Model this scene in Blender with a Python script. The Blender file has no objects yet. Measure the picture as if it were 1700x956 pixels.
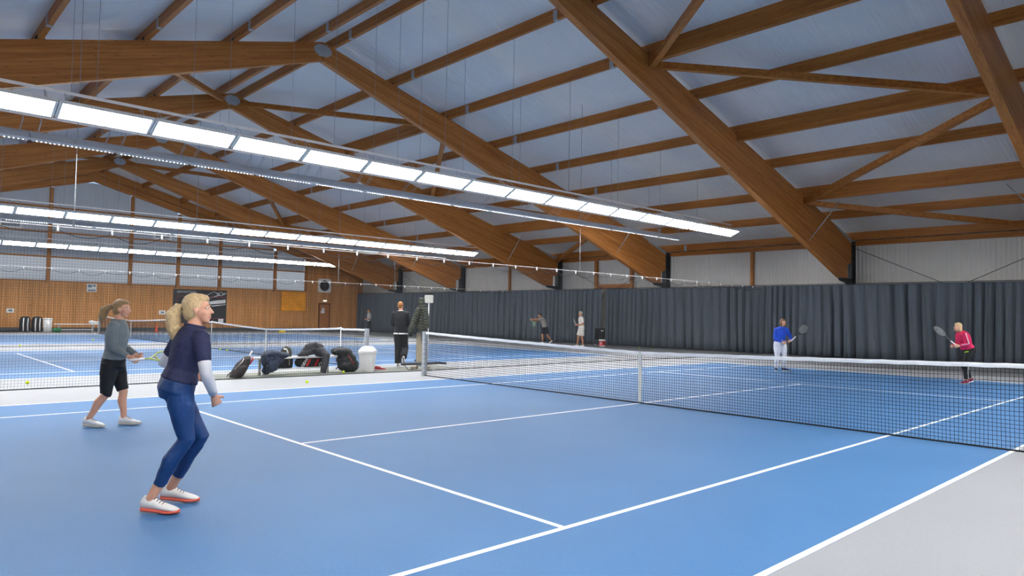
import bpy, bmesh, math, random
from mathutils import Vector, Matrix
random.seed(7)
SC = bpy.context.scene
COL = SC.collection
R = math.radians
PI = math.pi

# ------------------------------------------------------------------ camera, world, exposure
cam_d = bpy.data.cameras.new('camera')
cam = bpy.data.objects.new('camera', cam_d)
COL.objects.link(cam)
cam_d.sensor_width = 36.0
cam_d.lens = 1157.8 / 1700 * 36.0
cam_d.clip_end = 300
_yaw, _pitch, _roll = R(46.965), R(2.274), R(1.079)
_f = Vector((-math.sin(_yaw) * math.cos(_pitch), math.cos(_yaw) * math.cos(_pitch), math.sin(_pitch)))
_r = _f.cross(Vector((0, 0, 1))).normalized()
_u = _r.cross(_f)
_rr = math.cos(_roll) * _r + math.sin(_roll) * _u
_uu = -math.sin(_roll) * _r + math.cos(_roll) * _u
cam.matrix_world = Matrix(((_rr.x, _uu.x, -_f.x, 7.4896), (_rr.y, _uu.y, -_f.y, -10.1309), (_rr.z, _uu.z, -_f.z, 1.5043), (0, 0, 0, 1)))
SC.camera = cam

world = bpy.data.worlds.new('sky')
SC.world = world
world.use_nodes = True
_wn = world.node_tree
_bg = _wn.nodes['Background']
_sky = _wn.nodes.new('ShaderNodeTexSky')
_sky.sky_type = 'HOSEK_WILKIE'
_sky.sun_direction = (0.3, -0.5, 0.8)
_sky.turbidity = 6.0
_wn.links.new(_sky.outputs[0], _bg.inputs[0])
_bg.inputs[1].default_value = 6.0

SC.view_settings.view_transform = 'Standard'
SC.view_settings.look = 'None'
SC.view_settings.gamma = 1.0
SC.view_settings.use_curve_mapping = False
SC.view_settings.exposure = 0.0
LAMP = 42.0          # radiance of the lamp diffusers
try:
    SC.cycles.use_denoising = True
    SC.cycles.max_bounces = 10
    SC.cycles.diffuse_bounces = 6
    SC.cycles.transparent_max_bounces = 16
    SC.cycles.sample_clamp_indirect = 8.0
except Exception:
    pass

# ------------------------------------------------------------------ helpers
def col(h):
    h = h.lstrip('#')
    c = [int(h[i:i + 2], 16) / 255 for i in (0, 2, 4)]
    return tuple([x / 12.92 if x <= 0.04045 else ((x + 0.055) / 1.055) ** 2.4 for x in c] + [1.0])

MATS = {}
def mat(name, color, rough=0.6, metal=0.0, noise=0.0, nscale=8.0, stretch=(1, 1, 1), bump=0.0, bscale=60.0, emit=0.0, alpha=1.0, spec=0.5, trans=0.0):
    if name in MATS:
        return MATS[name]
    m = bpy.data.materials.new(name)
    m.use_nodes = True
    nt = m.node_tree
    N, L = nt.nodes, nt.links
    b = N['Principled BSDF']
    c = col(color) if isinstance(color, str) else color
    b.inputs['Base Color'].default_value = c
    b.inputs['Roughness'].default_value = rough
    b.inputs['Metallic'].default_value = metal
    b.inputs['Specular IOR Level'].default_value = spec
    if emit:
        b.inputs['Emission Color'].default_value = c
        b.inputs['Emission Strength'].default_value = emit
    tc = N.new('ShaderNodeTexCoord')
    mp = N.new('ShaderNodeMapping')
    mp.inputs['Scale'].default_value = stretch
    L.new(tc.outputs['Object'], mp.inputs[0])
    if noise or not emit:
        nz = N.new('ShaderNodeTexNoise')
        nz.inputs['Scale'].default_value = nscale
        nz.inputs['Detail'].default_value = 5
        L.new(mp.outputs[0], nz.inputs['Vector'])
        rp = N.new('ShaderNodeMapRange')
        n = max(noise, 0.03)
        rp.inputs['From Min'].default_value = 0.3
        rp.inputs['From Max'].default_value = 0.7
        rp.inputs['To Min'].default_value = 1 - n
        rp.inputs['To Max'].default_value = 1 + n
        L.new(nz.outputs['Fac'], rp.inputs['Value'])
        mx = N.new('ShaderNodeVectorMath')
        mx.operation = 'SCALE'
        mx.inputs[0].default_value = c[:3]
        L.new(rp.outputs[0], mx.inputs['Scale'])
        L.new(mx.outputs[0], b.inputs['Base Color'])
    if bump:
        n2 = N.new('ShaderNodeTexNoise')
        n2.inputs['Scale'].default_value = bscale
        L.new(mp.outputs[0], n2.inputs['Vector'])
        bp = N.new('ShaderNodeBump')
        bp.inputs['Strength'].default_value = bump
        bp.inputs['Distance'].default_value = 0.01
        L.new(n2.outputs['Fac'], bp.inputs['Height'])
        L.new(bp.outputs[0], b.inputs['Normal'])
    MATS[name] = m
    return m

def wood(name, c_lo, c_hi, axis='Y', knots=True, rough=0.5, board=0.0, lam=0.04, slope=0.0):
    """laminated timber: grain along AXIS, thin glue lines, small dark knots"""
    m = bpy.data.materials.new(name)
    m.use_nodes = True
    nt = m.node_tree
    N, L = nt.nodes, nt.links
    b = N['Principled BSDF']
    b.inputs['Roughness'].default_value = rough
    b.inputs['Specular IOR Level'].default_value = 0.3
    tc = N.new('ShaderNodeTexCoord')
    mp = N.new('ShaderNodeMapping')
    s = {'X': (0.35, 9, 9), 'Y': (9, 0.35, 9), 'Z': (9, 9, 0.35)}[axis]
    mp.inputs['Scale'].default_value = s
    src = tc.outputs['Object']
    if slope:                                   # grain follows a pitched timber
        s0 = N.new('ShaderNodeSeparateXYZ'); L.new(src, s0.inputs[0])
        ab = N.new('ShaderNodeMath'); ab.operation = 'ABSOLUTE'; L.new(s0.outputs['Y'], ab.inputs[0])
        ma = N.new('ShaderNodeMath'); ma.operation = 'MULTIPLY_ADD'; ma.inputs[1].default_value = slope
        L.new(ab.outputs[0], ma.inputs[0]); L.new(s0.outputs['Z'], ma.inputs[2])
        cb = N.new('ShaderNodeCombineXYZ')
        L.new(s0.outputs['X'], cb.inputs[0]); L.new(s0.outputs['Y'], cb.inputs[1]); L.new(ma.outputs[0], cb.inputs[2])
        src = cb.outputs[0]
    L.new(src, mp.inputs[0])
    nz = N.new('ShaderNodeTexNoise')
    nz.inputs['Scale'].default_value = 1.4
    nz.inputs['Detail'].default_value = 8
    nz.inputs['Roughness'].default_value = 0.65
    L.new(mp.outputs[0], nz.inputs['Vector'])
    rp = N.new('ShaderNodeValToRGB')
    rp.color_ramp.elements[0].position = 0.3
    rp.color_ramp.elements[0].color = col(c_lo)
    rp.color_ramp.elements[1].position = 0.72
    rp.color_ramp.elements[1].color = col(c_hi)
    L.new(nz.outputs['Fac'], rp.inputs[0])
    out = rp.outputs[0]
    # boards or lamellas: one random tone each
    sp = N.new('ShaderNodeSeparateXYZ')
    L.new(src, sp.inputs[0])
    dv = N.new('ShaderNodeMath'); dv.operation = 'DIVIDE'
    if board:
        L.new(sp.outputs['Y'], dv.inputs[0]); dv.inputs[1].default_value = board
    else:
        L.new(sp.outputs['Z'], dv.inputs[0]); dv.inputs[1].default_value = lam
    fl = N.new('ShaderNodeMath'); fl.operation = 'FLOOR'
    L.new(dv.outputs[0], fl.inputs[0])
    wn = N.new('ShaderNodeTexWhiteNoise'); wn.noise_dimensions = '1D'
    L.new(fl.outputs[0], wn.inputs['W'])
    mr = N.new('ShaderNodeMapRange')
    mr.inputs['To Min'].default_value = 0.86 if board else 0.93
    mr.inputs['To Max'].default_value = 1.12 if board else 1.06
    L.new(wn.outputs['Value'], mr.inputs['Value'])
    sc = N.new('ShaderNodeVectorMath'); sc.operation = 'SCALE'
    L.new(out, sc.inputs[0]); L.new(mr.outputs[0], sc.inputs['Scale'])
    out = sc.outputs[0]
    if board:
        fr = N.new('ShaderNodeMath'); fr.operation = 'FRACT'
        L.new(dv.outputs[0], fr.inputs[0])
        gt = N.new('ShaderNodeMath'); gt.operation = 'LESS_THAN'; gt.inputs[1].default_value = 0.09
        L.new(fr.outputs[0], gt.inputs[0])
        mg = N.new('ShaderNodeMix'); mg.data_type = 'RGBA'
        L.new(gt.outputs[0], mg.inputs['Factor'])
        L.new(out, mg.inputs['A'])
        mg.inputs['B'].default_value = col('4a2c14')
        out = mg.outputs['Result']
    if knots:
        mk = N.new('ShaderNodeMapping')
        mk.inputs['Scale'].default_value = {'X': (1.1, 6, 9), 'Y': (6, 1.1, 9), 'Z': (6, 6, 1.1)}[axis]
        L.new(src, mk.inputs[0])
        vo = N.new('ShaderNodeTexVoronoi')
        vo.inputs['Scale'].default_value = 2.1
        L.new(mk.outputs[0], vo.inputs['Vector'])
        lt = N.new('ShaderNodeMapRange')
        lt.inputs['From Min'].default_value = 0.10
        lt.inputs['From Max'].default_value = 0.17
        lt.inputs['To Min'].default_value = 0.7
        lt.inputs['To Max'].default_value = 0.0
        L.new(vo.outputs['Distance'], lt.inputs['Value'])
        mg = N.new('ShaderNodeMix'); mg.data_type = 'RGBA'
        L.new(lt.outputs[0], mg.inputs['Factor'])
        L.new(out, mg.inputs['A'])
        mg.inputs['B'].default_value = col('3a1f0c')
        out = mg.outputs['Result']
    L.new(out, b.inputs['Base Color'])
    MATS[name] = m
    return m

def ribbed(name, color, axis='X', pitch=0.25, depth=0.35, rough=0.45, noise=0.05, line=0.88, spec=0.5):
    """sheet with fine raised ribs repeating along AXIS"""
    m = mat(name, color, rough=rough, noise=noise, nscale=0.6, spec=spec)
    nt = m.node_tree
    N, L = nt.nodes, nt.links
    b = N['Principled BSDF']
    tc = N.new('ShaderNodeTexCoord')
    sp = N.new('ShaderNodeSeparateXYZ')
    L.new(tc.outputs['Object'], sp.inputs[0])
    mu = N.new('ShaderNodeMath'); mu.operation = 'MULTIPLY'; mu.inputs[1].default_value = 2 * PI / pitch
    L.new(sp.outputs[axis], mu.inputs[0])
    sn = N.new('ShaderNodeMath'); sn.operation = 'SINE'
    L.new(mu.outputs[0], sn.inputs[0])
    bp = N.new('ShaderNodeBump')
    bp.inputs['Strength'].default_value = depth
    bp.inputs['Distance'].default_value = 0.015
    L.new(sn.outputs[0], bp.inputs['Height'])
    L.new(bp.outputs[0], b.inputs['Normal'])
    return m

class MB:
    def __init__(self):
        self.v, self.f, self.mi, self.sm = [], [], [], []
        self.cur = 0
    def add(self, vs, fs, smooth=False):
        o = len(self.v)
        self.v += [tuple(p) for p in vs]
        self.f += [tuple(i + o for i in q) for q in fs]
        self.mi += [self.cur] * len(fs)
        self.sm += [smooth] * len(fs)
        return self
    def box(self, lo, hi, bev=0.0):
        (a, b, c), (d, e, f) = lo, hi
        if not bev:
            return self.add([(a, b, c), (d, b, c), (d, e, c), (a, e, c), (a, b, f), (d, b, f), (d, e, f), (a, e, f)],
                            [(0, 3, 2, 1), (4, 5, 6, 7), (0, 1, 5, 4), (1, 2, 6, 5), (2, 3, 7, 6), (3, 0, 4, 7)])
        bm = bmesh.new()
        bmesh.ops.create_cube(bm, size=1.0)
        for v in bm.verts:
            v.co = Vector(((a + d) / 2 + v.co.x * (d - a), (b + e) / 2 + v.co.y * (e - b), (c + f) / 2 + v.co.z * (f - c)))
        bmesh.ops.bevel(bm, geom=list(bm.edges), offset=bev, segments=2, profile=0.5, affect='EDGES')
        self.frombm(bm)
        return self
    def frombm(self, bm, smooth=False):
        bm.verts.ensure_lookup_table()
        bm.verts.index_update()
        self.add([v.co for v in bm.verts], [[v.index for v in q.verts] for q in bm.faces], smooth)
        bm.free()
    def prism(self, poly, ax, t0, t1):
        """polygon in the plane across axis AX, extruded from t0 to t1"""
        n = len(poly)
        def P(q, t):
            return {'x': (t, q[0], q[1]), 'y': (q[0], t, q[1]), 'z': (q[0], q[1], t)}[ax]
        vs = [P(q, t0) for q in poly] + [P(q, t1) for q in poly]
        fs = [tuple(range(n)), tuple(range(2 * n - 1, n - 1, -1))]
        fs += [(i, i + n, (i + 1) % n + n, (i + 1) % n) for i in range(n)]
        return self.add(vs, fs)
    def bar(self, p, q, w, h=None, up=(0, 0, 1)):
        """rectangular bar from p to q, w wide and h high"""
        h = h or w
        p, q = Vector(p), Vector(q)
        d = (q - p).normalized()
        s = d.cross(Vector(up))
        if s.length < 1e-4:
            s = d.cross(Vector((1, 0, 0)))
        s.normalize()
        t = s.cross(d)
        s, t = s * w / 2, t * h / 2
        vs = [p - s - t, p + s - t, p + s + t, p - s + t, q - s - t, q + s - t, q + s + t, q - s + t]
        return self.add(vs, [(0, 1, 2, 3), (7, 6, 5, 4), (0, 4, 5, 1), (1, 5, 6, 2), (2, 6, 7, 3), (3, 7, 4, 0)])
    def tube(self, pts, rad, n=10, closed=False, flat=None):
        """tube through pts; rad a number or one per point; flat=(axis, factor) squashes the section"""
        pts = [Vector(p) for p in pts]
        k = len(pts)
        if not hasattr(rad, '__len__'):
            rad = [rad] * k
        vs, fs = [], []
        prev = None
        for i, p in enumerate(pts):
            if closed:
                d = pts[(i + 1) % k] - pts[i - 1]
            else:
                d = pts[min(i + 1, k - 1)] - pts[max(i - 1, 0)]
            d.normalize()
            if prev is None:
                a = d.cross(Vector((0, 0, 1)))
                if a.length < 0.05:
                    a = d.cross(Vector((0, 1, 0)))
            else:
                a = prev - d * prev.dot(d)
            a.normalize()
            prev = a
            b = d.cross(a)
            for j in range(n):
                t = 2 * PI * j / n
                o = (a * math.cos(t) + b * math.sin(t)) * rad[i]
                if flat:
                    fa = Vector(flat[0])
                    o = o - fa * o.dot(fa) * (1 - flat[1])
                vs.append(p + o)
        for i in range(k if closed else k - 1):
            for j in range(n):
                i2 = (i + 1) % k
                fs.append((i * n + j, i * n + (j + 1) % n, i2 * n + (j + 1) % n, i2 * n + j))
        if not closed:
            fs.append(tuple(range(n - 1, -1, -1)))
            fs.append(tuple(range((k - 1) * n, k * n)))
        return self.add(vs, fs, True)
    def ring(self, secs, n=18):
        """loft: secs = [(centre, axis a, axis b)], elliptical sections"""
        vs, fs = [], []
        for c, a, b in secs:
            c, a, b = Vector(c), Vector(a), Vector(b)
            for j in range(n):
                t = 2 * PI * j / n
                vs.append(c + a * math.cos(t) + b * math.sin(t))
        k = len(secs)
        for i in range(k - 1):
            for j in range(n):
                fs.append((i * n + j, i * n + (j + 1) % n, (i + 1) * n + (j + 1) % n, (i + 1) * n + j))
        fs.append(tuple(range(n - 1, -1, -1)))
        fs.append(tuple(range((k - 1) * n, k * n)))
        return self.add(vs, fs, True)
    def ball(self, c, r, seg=16, rings=10, axes=None):
        """ellipsoid; r number or triple, axes = three unit vectors"""
        c = Vector(c)
        r = (r, r, r) if not hasattr(r, '__len__') else r
        ax = [Vector(a) for a in (axes or ((1, 0, 0), (0, 1, 0), (0, 0, 1)))]
        vs = [c + ax[2] * r[2]]
        for i in range(1, rings):
            ph = PI * i / rings
            for j in range(seg):
                t = 2 * PI * j / seg
                vs.append(c + ax[0] * r[0] * math.sin(ph) * math.cos(t) + ax[1] * r[1] * math.sin(ph) * math.sin(t) + ax[2] * r[2] * math.cos(ph))
        vs.append(c - ax[2] * r[2])
        fs = [(0, 1 + j, 1 + (j + 1) % seg) for j in range(seg)]
        for i in range(rings - 2):
            for j in range(seg):
                a, b = 1 + i * seg + j, 1 + i * seg + (j + 1) % seg
                fs.append((a, a + seg, b + seg, b))
        e = len(vs) - 1
        o = 1 + (rings - 2) * seg
        fs += [(e, o + (j + 1) % seg, o + j) for j in range(seg)]
        return self.add(vs, fs, True)
    def lathe(self, prof, c=(0, 0, 0), n=24):
        """prof = [(radius, z)] from bottom to top"""
        return self.ring([((c[0], c[1], c[2] + z), (r, 0, 0), (0, r, 0)) for r, z in prof], n)
    def mesh(self, name, mats):
        me = bpy.data.meshes.new(name)
        me.from_pydata(self.v, [], self.f)
        for m in (mats if isinstance(mats, (list, tuple)) else [mats]):
            me.materials.append(m)
        me.polygons.foreach_set('material_index', self.mi)
        me.polygons.foreach_set('use_smooth', self.sm)
        bm = bmesh.new()
        bm.from_mesh(me)
        bmesh.ops.recalc_face_normals(bm, faces=bm.faces)
        bm.to_mesh(me)
        bm.free()
        return me
    def build(self, name, mats, parent=None, loc=None, rot=None):
        return link(name, self.mesh(name, mats), parent, loc, rot)

def link(name, me, parent=None, loc=None, rot=None):
    o = bpy.data.objects.new(name, me)
    COL.objects.link(o)
    if parent is not None:
        o.parent = parent
    if loc is not None:
        o.location = loc
    if rot is not None:
        o.rotation_euler = rot
    return o

def tag(o, label=None, cat=None, group=None, kind=None):
    if label: o['label'] = label
    if cat: o['category'] = cat
    if group: o['group'] = group
    if kind: o['kind'] = kind
    return o

def thing(name, label, cat, loc=(0, 0, 0), rz=0.0, group=None):
    o = link(name, None, None, loc, (0, 0, rz))
    return tag(o, label, cat, group)

def struct(o):
    o['kind'] = 'structure'
    return o

def copy_tree(o, parent=None):
    c = o.copy()
    COL.objects.link(c)
    if parent is not None:
        c.parent = parent
    for ch in list(o.children):
        copy_tree(ch, c)
    return c

def remesh(mb, voxel, smooth=3):
    """union of overlapping closed shapes as one smooth skin"""
    me = mb.mesh('tmp', [])
    o = bpy.data.objects.new('tmp', me)
    tmp = bpy.data.scenes.new('tmp')
    tmp.collection.objects.link(o)
    r = o.modifiers.new('r', 'REMESH')
    r.mode = 'VOXEL'
    r.voxel_size = voxel
    if smooth:
        s = o.modifiers.new('s', 'SMOOTH')
        s.iterations = smooth
        s.factor = 0.5
    with bpy.context.temp_override(scene=tmp, view_layer=tmp.view_layers[0]):
        dg = bpy.context.evaluated_depsgraph_get()
    out = bpy.data.meshes.new_from_object(o.evaluated_get(dg))
    bpy.data.objects.remove(o)
    bpy.data.meshes.remove(me)
    bpy.data.scenes.remove(tmp)
    out.polygons.foreach_set('use_smooth', [True] * len(out.polygons))
    return out

def text(body, size, m, parent, loc, rot, ext=0.002, name='lettering', align='CENTER', shear=0.0):
    c = bpy.data.curves.new(name, 'FONT')
    c.body = body
    c.size = size
    c.extrude = ext
    c.align_x = align
    c.align_y = 'CENTER'
    c.shear = shear
    c.materials.append(m)
    o = bpy.data.objects.new('tmp', c)
    tmp = bpy.data.scenes.new('tmp')
    tmp.collection.objects.link(o)
    with bpy.context.temp_override(scene=tmp, view_layer=tmp.view_layers[0]):
        dg = bpy.context.evaluated_depsgraph_get()
    me = bpy.data.meshes.new_from_object(o.evaluated_get(dg))
    bpy.data.objects.remove(o)
    bpy.data.scenes.remove(tmp)
    bpy.data.curves.remove(c)
    return tag(link(name, me, parent, loc, rot), kind='stuff')

# ------------------------------------------------------------------ materials
M_BEAM_Y = wood('glulam_y', '8f5526', 'bd8144', 'Y', slope=0.28)
M_BEAM_X = wood('glulam_x', '8c5222', 'b87a3c', 'X', lam=0.045)
M_BEAM_Z = wood('glulam_z', '8f5828', 'bb8046', 'Z', knots=False)
M_BOARD = wood('wall_boards', 'c08043', 'd9a063', 'Z', board=0.11, rough=0.55)
M_STEEL = mat('galvanised_steel', 'a4abb1', 0.5, 0.25, noise=0.15, nscale=14)
M_DSTEEL = mat('dark_steel', '3a3e42', 0.5, 0.5, noise=0.15, nscale=9)
M_ROOF = ribbed('roof_sheet', 'd0d1d1', 'X', 0.125, 0.28, rough=0.42, noise=0.05)
M_SIDE = ribbed('side_sheet', 'c8c8c4', 'X', 0.16, 0.6, rough=0.5)
M_ENDW = ribbed('end_sheet', 'c8c8c4', 'Y', 0.16, 0.6, rough=0.5)
M_WHITE = mat('white_paint', 'e8e8e8', 0.4)
M_LWHITE = mat('lamp_housing', 'd9dde0', 0.4, 0.0)
M_BLACK = mat('black_fabric', '16171a', 0.8, noise=0.2, nscale=20, bump=0.3, bscale=90)
M_RUBBER = mat('black_rubber', '0e0e0f', 0.6)
M_PLINTH = mat('dark_plinth', '4d4f52', 0.7, noise=0.1)
M_BALL = mat('tennis_ball_felt', 'd3e620', 0.9, noise=0.12, nscale=40, bump=0.4, bscale=300)
M_NET = mat('net_twine', '141619', 0.7)
M_DNET = mat('divider_twine', '2a2f33', 0.7)
M_WIRE = mat('wire', '8b9096', 0.5, 0.3)
M_ROPE = mat('white_rope', 'dadada', 0.7)
M_CORD = mat('grey_cord', 'a8abae', 0.7)
M_RED = mat('red_plastic', 'c3101c', 0.4)

def lamp_mat():
    m = bpy.data.materials.new('lamp_diffuser')
    m.use_nodes = True
    N, L = m.node_tree.nodes, m.node_tree.links
    b = N['Principled BSDF']
    b.inputs['Base Color'].default_value = (0.9, 0.9, 0.9, 1)
    b.inputs['Emission Color'].default_value = (1.0, 0.985, 0.965, 1)
    b.inputs['Emission Strength'].default_value = LAMP
    return m
M_LAMP = lamp_mat()

def court_mat(name, c1, c2):
    m = bpy.data.materials.new(name)
    m.use_nodes = True
    N, L = m.node_tree.nodes, m.node_tree.links
    b = N['Principled BSDF']
    b.inputs['Roughness'].default_value = 0.6
    b.inputs['Specular IOR Level'].default_value = 0.35
    tc = N.new('ShaderNodeTexCoord')
    nz = N.new('ShaderNodeTexNoise'); nz.inputs['Scale'].default_value = 0.35; nz.inputs['Detail'].default_value = 6
    L.new(tc.outputs['Object'], nz.inputs['Vector'])
    rp = N.new('ShaderNodeValToRGB')
    rp.color_ramp.elements[0].position = 0.3; rp.color_ramp.elements[0].color = col(c1)
    rp.color_ramp.elements[1].position = 0.7; rp.color_ramp.elements[1].color = col(c2)
    L.new(nz.outputs['Fac'], rp.inputs[0])
    # fine woven pile: small dots
    mp = N.new('ShaderNodeMapping'); mp.inputs['Rotation'].default_value = (0, 0, R(45)); mp.inputs['Scale'].default_value = (1, 1, 0)
    L.new(tc.outputs['Object'], mp.inputs[0])
    vo = N.new('ShaderNodeTexVoronoi'); vo.inputs['Scale'].default_value = 75; vo.inputs['Randomness'].default_value = 0.25
    L.new(mp.outputs[0], vo.inputs['Vector'])
    mr = N.new('ShaderNodeMapRange'); mr.inputs['From Max'].default_value = 0.8; mr.inputs['To Min'].default_value = 1.12; mr.inputs['To Max'].default_value = 0.8
    L.new(vo.outputs['Distance'], mr.inputs['Value'])
    sc = N.new('ShaderNodeVectorMath'); sc.operation = 'SCALE'
    L.new(rp.outputs[0], sc.inputs[0]); L.new(mr.outputs[0], sc.inputs['Scale'])
    L.new(sc.outputs[0], b.inputs['Base Color'])
    bp = N.new('ShaderNodeBump'); bp.inputs['Strength'].default_value = 0.25; bp.inputs['Distance'].default_value = 0.003; bp.invert = True
    L.new(vo.outputs['Distance'], bp.inputs['Height'])
    L.new(bp.outputs[0], b.inputs['Normal'])
    MATS[name] = m
    return m
M_COURT = court_mat('court_blue', '4273a6', '4c7db0')
M_RUNOFF = court_mat('runoff_grey', '979a9f', 'a0a3a8')
M_BAND = court_mat('border_grey', '6f7276', '7a7d81')
M_LINE = mat('court_line_white', 'f2f4f6', 0.6)

def pane_mat(name, clear):
    m = bpy.data.materials.new(name)
    m.use_nodes = True
    N, L = m.node_tree.nodes, m.node_tree.links
    b = N['Principled BSDF']
    b.inputs['Base Color'].default_value = col('a9b4c0')
    b.inputs['Roughness'].default_value = 0.3
    tr = N.new('ShaderNodeBsdfTranslucent'); tr.inputs[0].default_value = col('f0e9e0')
    mx = N.new('ShaderNodeMixShader'); mx.inputs[0].default_value = clear
    L.new(b.outputs[0], mx.inputs[1]); L.new(tr.outputs[0], mx.inputs[2])
    L.new(mx.outputs[0], N['Material Output'].inputs[0])
    tc = N.new('ShaderNodeTexCoord'); sp = N.new('ShaderNodeSeparateXYZ')
    L.new(tc.outputs['Object'], sp.inputs[0])
    mu = N.new('ShaderNodeMath'); mu.operation = 'MULTIPLY'; mu.inputs[1].default_value = 2 * PI / 0.22
    L.new(sp.outputs['Y'], mu.inputs[0])
    sn = N.new('ShaderNodeMath'); sn.operation = 'SINE'; L.new(mu.outputs[0], sn.inputs[0])
    bp = N.new('ShaderNodeBump'); bp.inputs['Strength'].default_value = 0.5; bp.inputs['Distance'].default_value = 0.02
    L.new(sn.outputs[0], bp.inputs['Height']); L.new(bp.outputs[0], b.inputs['Normal'])
    return m
M_PANE = pane_mat('polycarbonate', 0.35)
M_PANE2 = pane_mat('clear_polycarbonate', 0.8)

# ------------------------------------------------------------------ hall dimensions
YR = 0.6                 # ridge line
XW = -43.8               # wooden end wall
XE = 13.0                # opposite end wall
YF, YB = -19.35, 20.55   # long walls
TOPZ = 10.35             # rafter top at the ridge
SL = 0.277               # roof slope
def ztop(y): return TOPZ - SL * abs(y - YR)
ROOFZ = 0.30             # purlin height

# ------------------------------------------------------------------ floor
floor = struct(MB().box((XW - 0.2, YF - 0.2, -0.2), (XE + 0.2, YB + 0.2, 0)).build('floor', M_RUNOFF))
g = MB()
g.box((XW, 14.6, 0), (XE, YB, 0.0012)); g.box((XW, YF, 0), (XE, -14.6, 0.0012)); g.box((XW, -14.6, 0), (-40.2, 14.6, 0.0012))
g.build('border_strip', M_BAND, floor)
COURTS = (0.0, -15.57, -31.74)
LW = 0.05
for cx in COURTS:
    cs = MB().box((cx - 5.485, -11.885, 0), (cx + 5.485, 11.885, 0.002)).build('court_surface', M_COURT, floor)
    z0, z1 = 0.002, 0.0035
    def line(x0, y0, x1, y1):
        MB().box((x0, y0, z0), (x1, y1, z1)).build('court_line', M_LINE, cs)
    for s in (-1, 1):
        xa = cx + s * 5.485
        line(min(xa, xa - s * LW), -11.885, max(xa, xa - s * LW), 11.885)
        xa = cx + s * 4.115
        line(min(xa, xa - s * LW), -11.885, max(xa, xa - s * LW), 11.885)
        line(cx - 4.064, s * 6.4 - LW / 2, cx + 4.064, s * 6.4 + LW / 2)
        line(cx - 5.485, min(s * 11.885, s * 11.885 - s * 0.1), cx + 5.485, max(s * 11.885, s * 11.885 - s * 0.1))
    line(cx - LW / 2, -6.4, cx + LW / 2, 6.4)

# ------------------------------------------------------------------ roof: sheets, purlins, braces
ceil = MB()
for s in (-1, 1):
    ye = YB + 0.3 if s > 0 else YF - 0.3
    poly = [(YR, TOPZ + ROOFZ), (ye, ztop(ye) + ROOFZ), (ye, ztop(ye) + ROOFZ + 0.15), (YR, TOPZ + ROOFZ + 0.15)]
    ceil.prism(poly, 'x', XW - 0.3, XE + 0.3)
ceiling = struct(ceil.build('ceiling', M_ROOF))
FR = [3.4, -4.2, -13.4, -21.0, -30.15, -37.8]
BAYS = [(XE, 3.4), (3.4, -4.2), (-4.2, -13.4), (-13.4, -21.0), (-21.0, -30.15), (-30.15, -37.8), (-37.8, XW)]
BRACED = {1, 3, 5}
PD = [0.4, 2.83, 5.26, 7.69, 10.1, 12.55, 15.0, 17.3, 19.55]
pur_mesh = {}
for bi, (xa, xb) in enumerate(BAYS):
    L_ = xa - xb
    for s in (-1, 1):
        for k, dd in enumerate(PD):
            y = YR + s * dd
            z = ztop(y)
            key = (round(L_, 2), s)
            if key not in pur_mesh:
                mb = MB()
                h = ROOFZ
                t = -s * SL * 0.06
                poly = [(-0.06, -t * 0 + 0.0), (0.06, 0.0), (0.06, h - s * SL * 0.06), (-0.06, h + s * SL * 0.06)]
                mb.prism(poly, 'x', -L_ + 0.003, -0.003)
                pur_mesh[key] = mb.mesh('purlin', M_BEAM_X)
            po = link('purlin', pur_mesh[key], ceiling, (xa, y, z))
            if bi not in BRACED and bi != 6:
                key2 = 'plate'
                if key2 not in pur_mesh:
                    pur_mesh[key2] = MB().box((-0.075, -0.068, -0.008), (0.075, 0.068, 0.27)).mesh('joint_plate', M_STEEL)
                for xo in (-1.25, -L_ + 1.25):
                    link('joint_plate', pur_mesh[key2], po, (xo, 0, 0))
for bi in sorted(BRACED):
    xa, xb = BAYS[bi]
    for s in (-1, 1):
        for y in (5.86, 10.7, 15.6):
            yy = YR + s * (y - YR)
            z = ztop(yy)
            MB().box((xb + 0.1, yy - 0.09, z - 0.2), (xa - 0.1, yy + 0.09, z - 0.005)).build('tie_beam', M_BEAM_X, ceiling)
        def node(x, y):
            yy = YR + s * (y - YR)
            return Vector((x, yy, ztop(yy) - 0.24))
        zig = [(xb + 0.12, 5.9), (xb + 0.12, 15.6)] if bi == 1 else [(xa - 0.12, 5.9), (xa - 0.12, 15.6)]
        zag = [(xa - 0.12, 1.0), (xa - 0.12, 10.7), (xa - 0.12, 19.9)] if bi == 1 else [(xb + 0.12, 1.0), (xb + 0.12, 10.7), (xb + 0.12, 19.9)]
        for a, b in ((zig[0], zag[0]), (zig[0], zag[1]), (zig[1], zag[1]), (zig[1], zag[2])):
            MB().bar(node(*a), node(*b), 0.17, 0.19).build('wind_brace', M_BEAM_X, ceiling)

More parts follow.
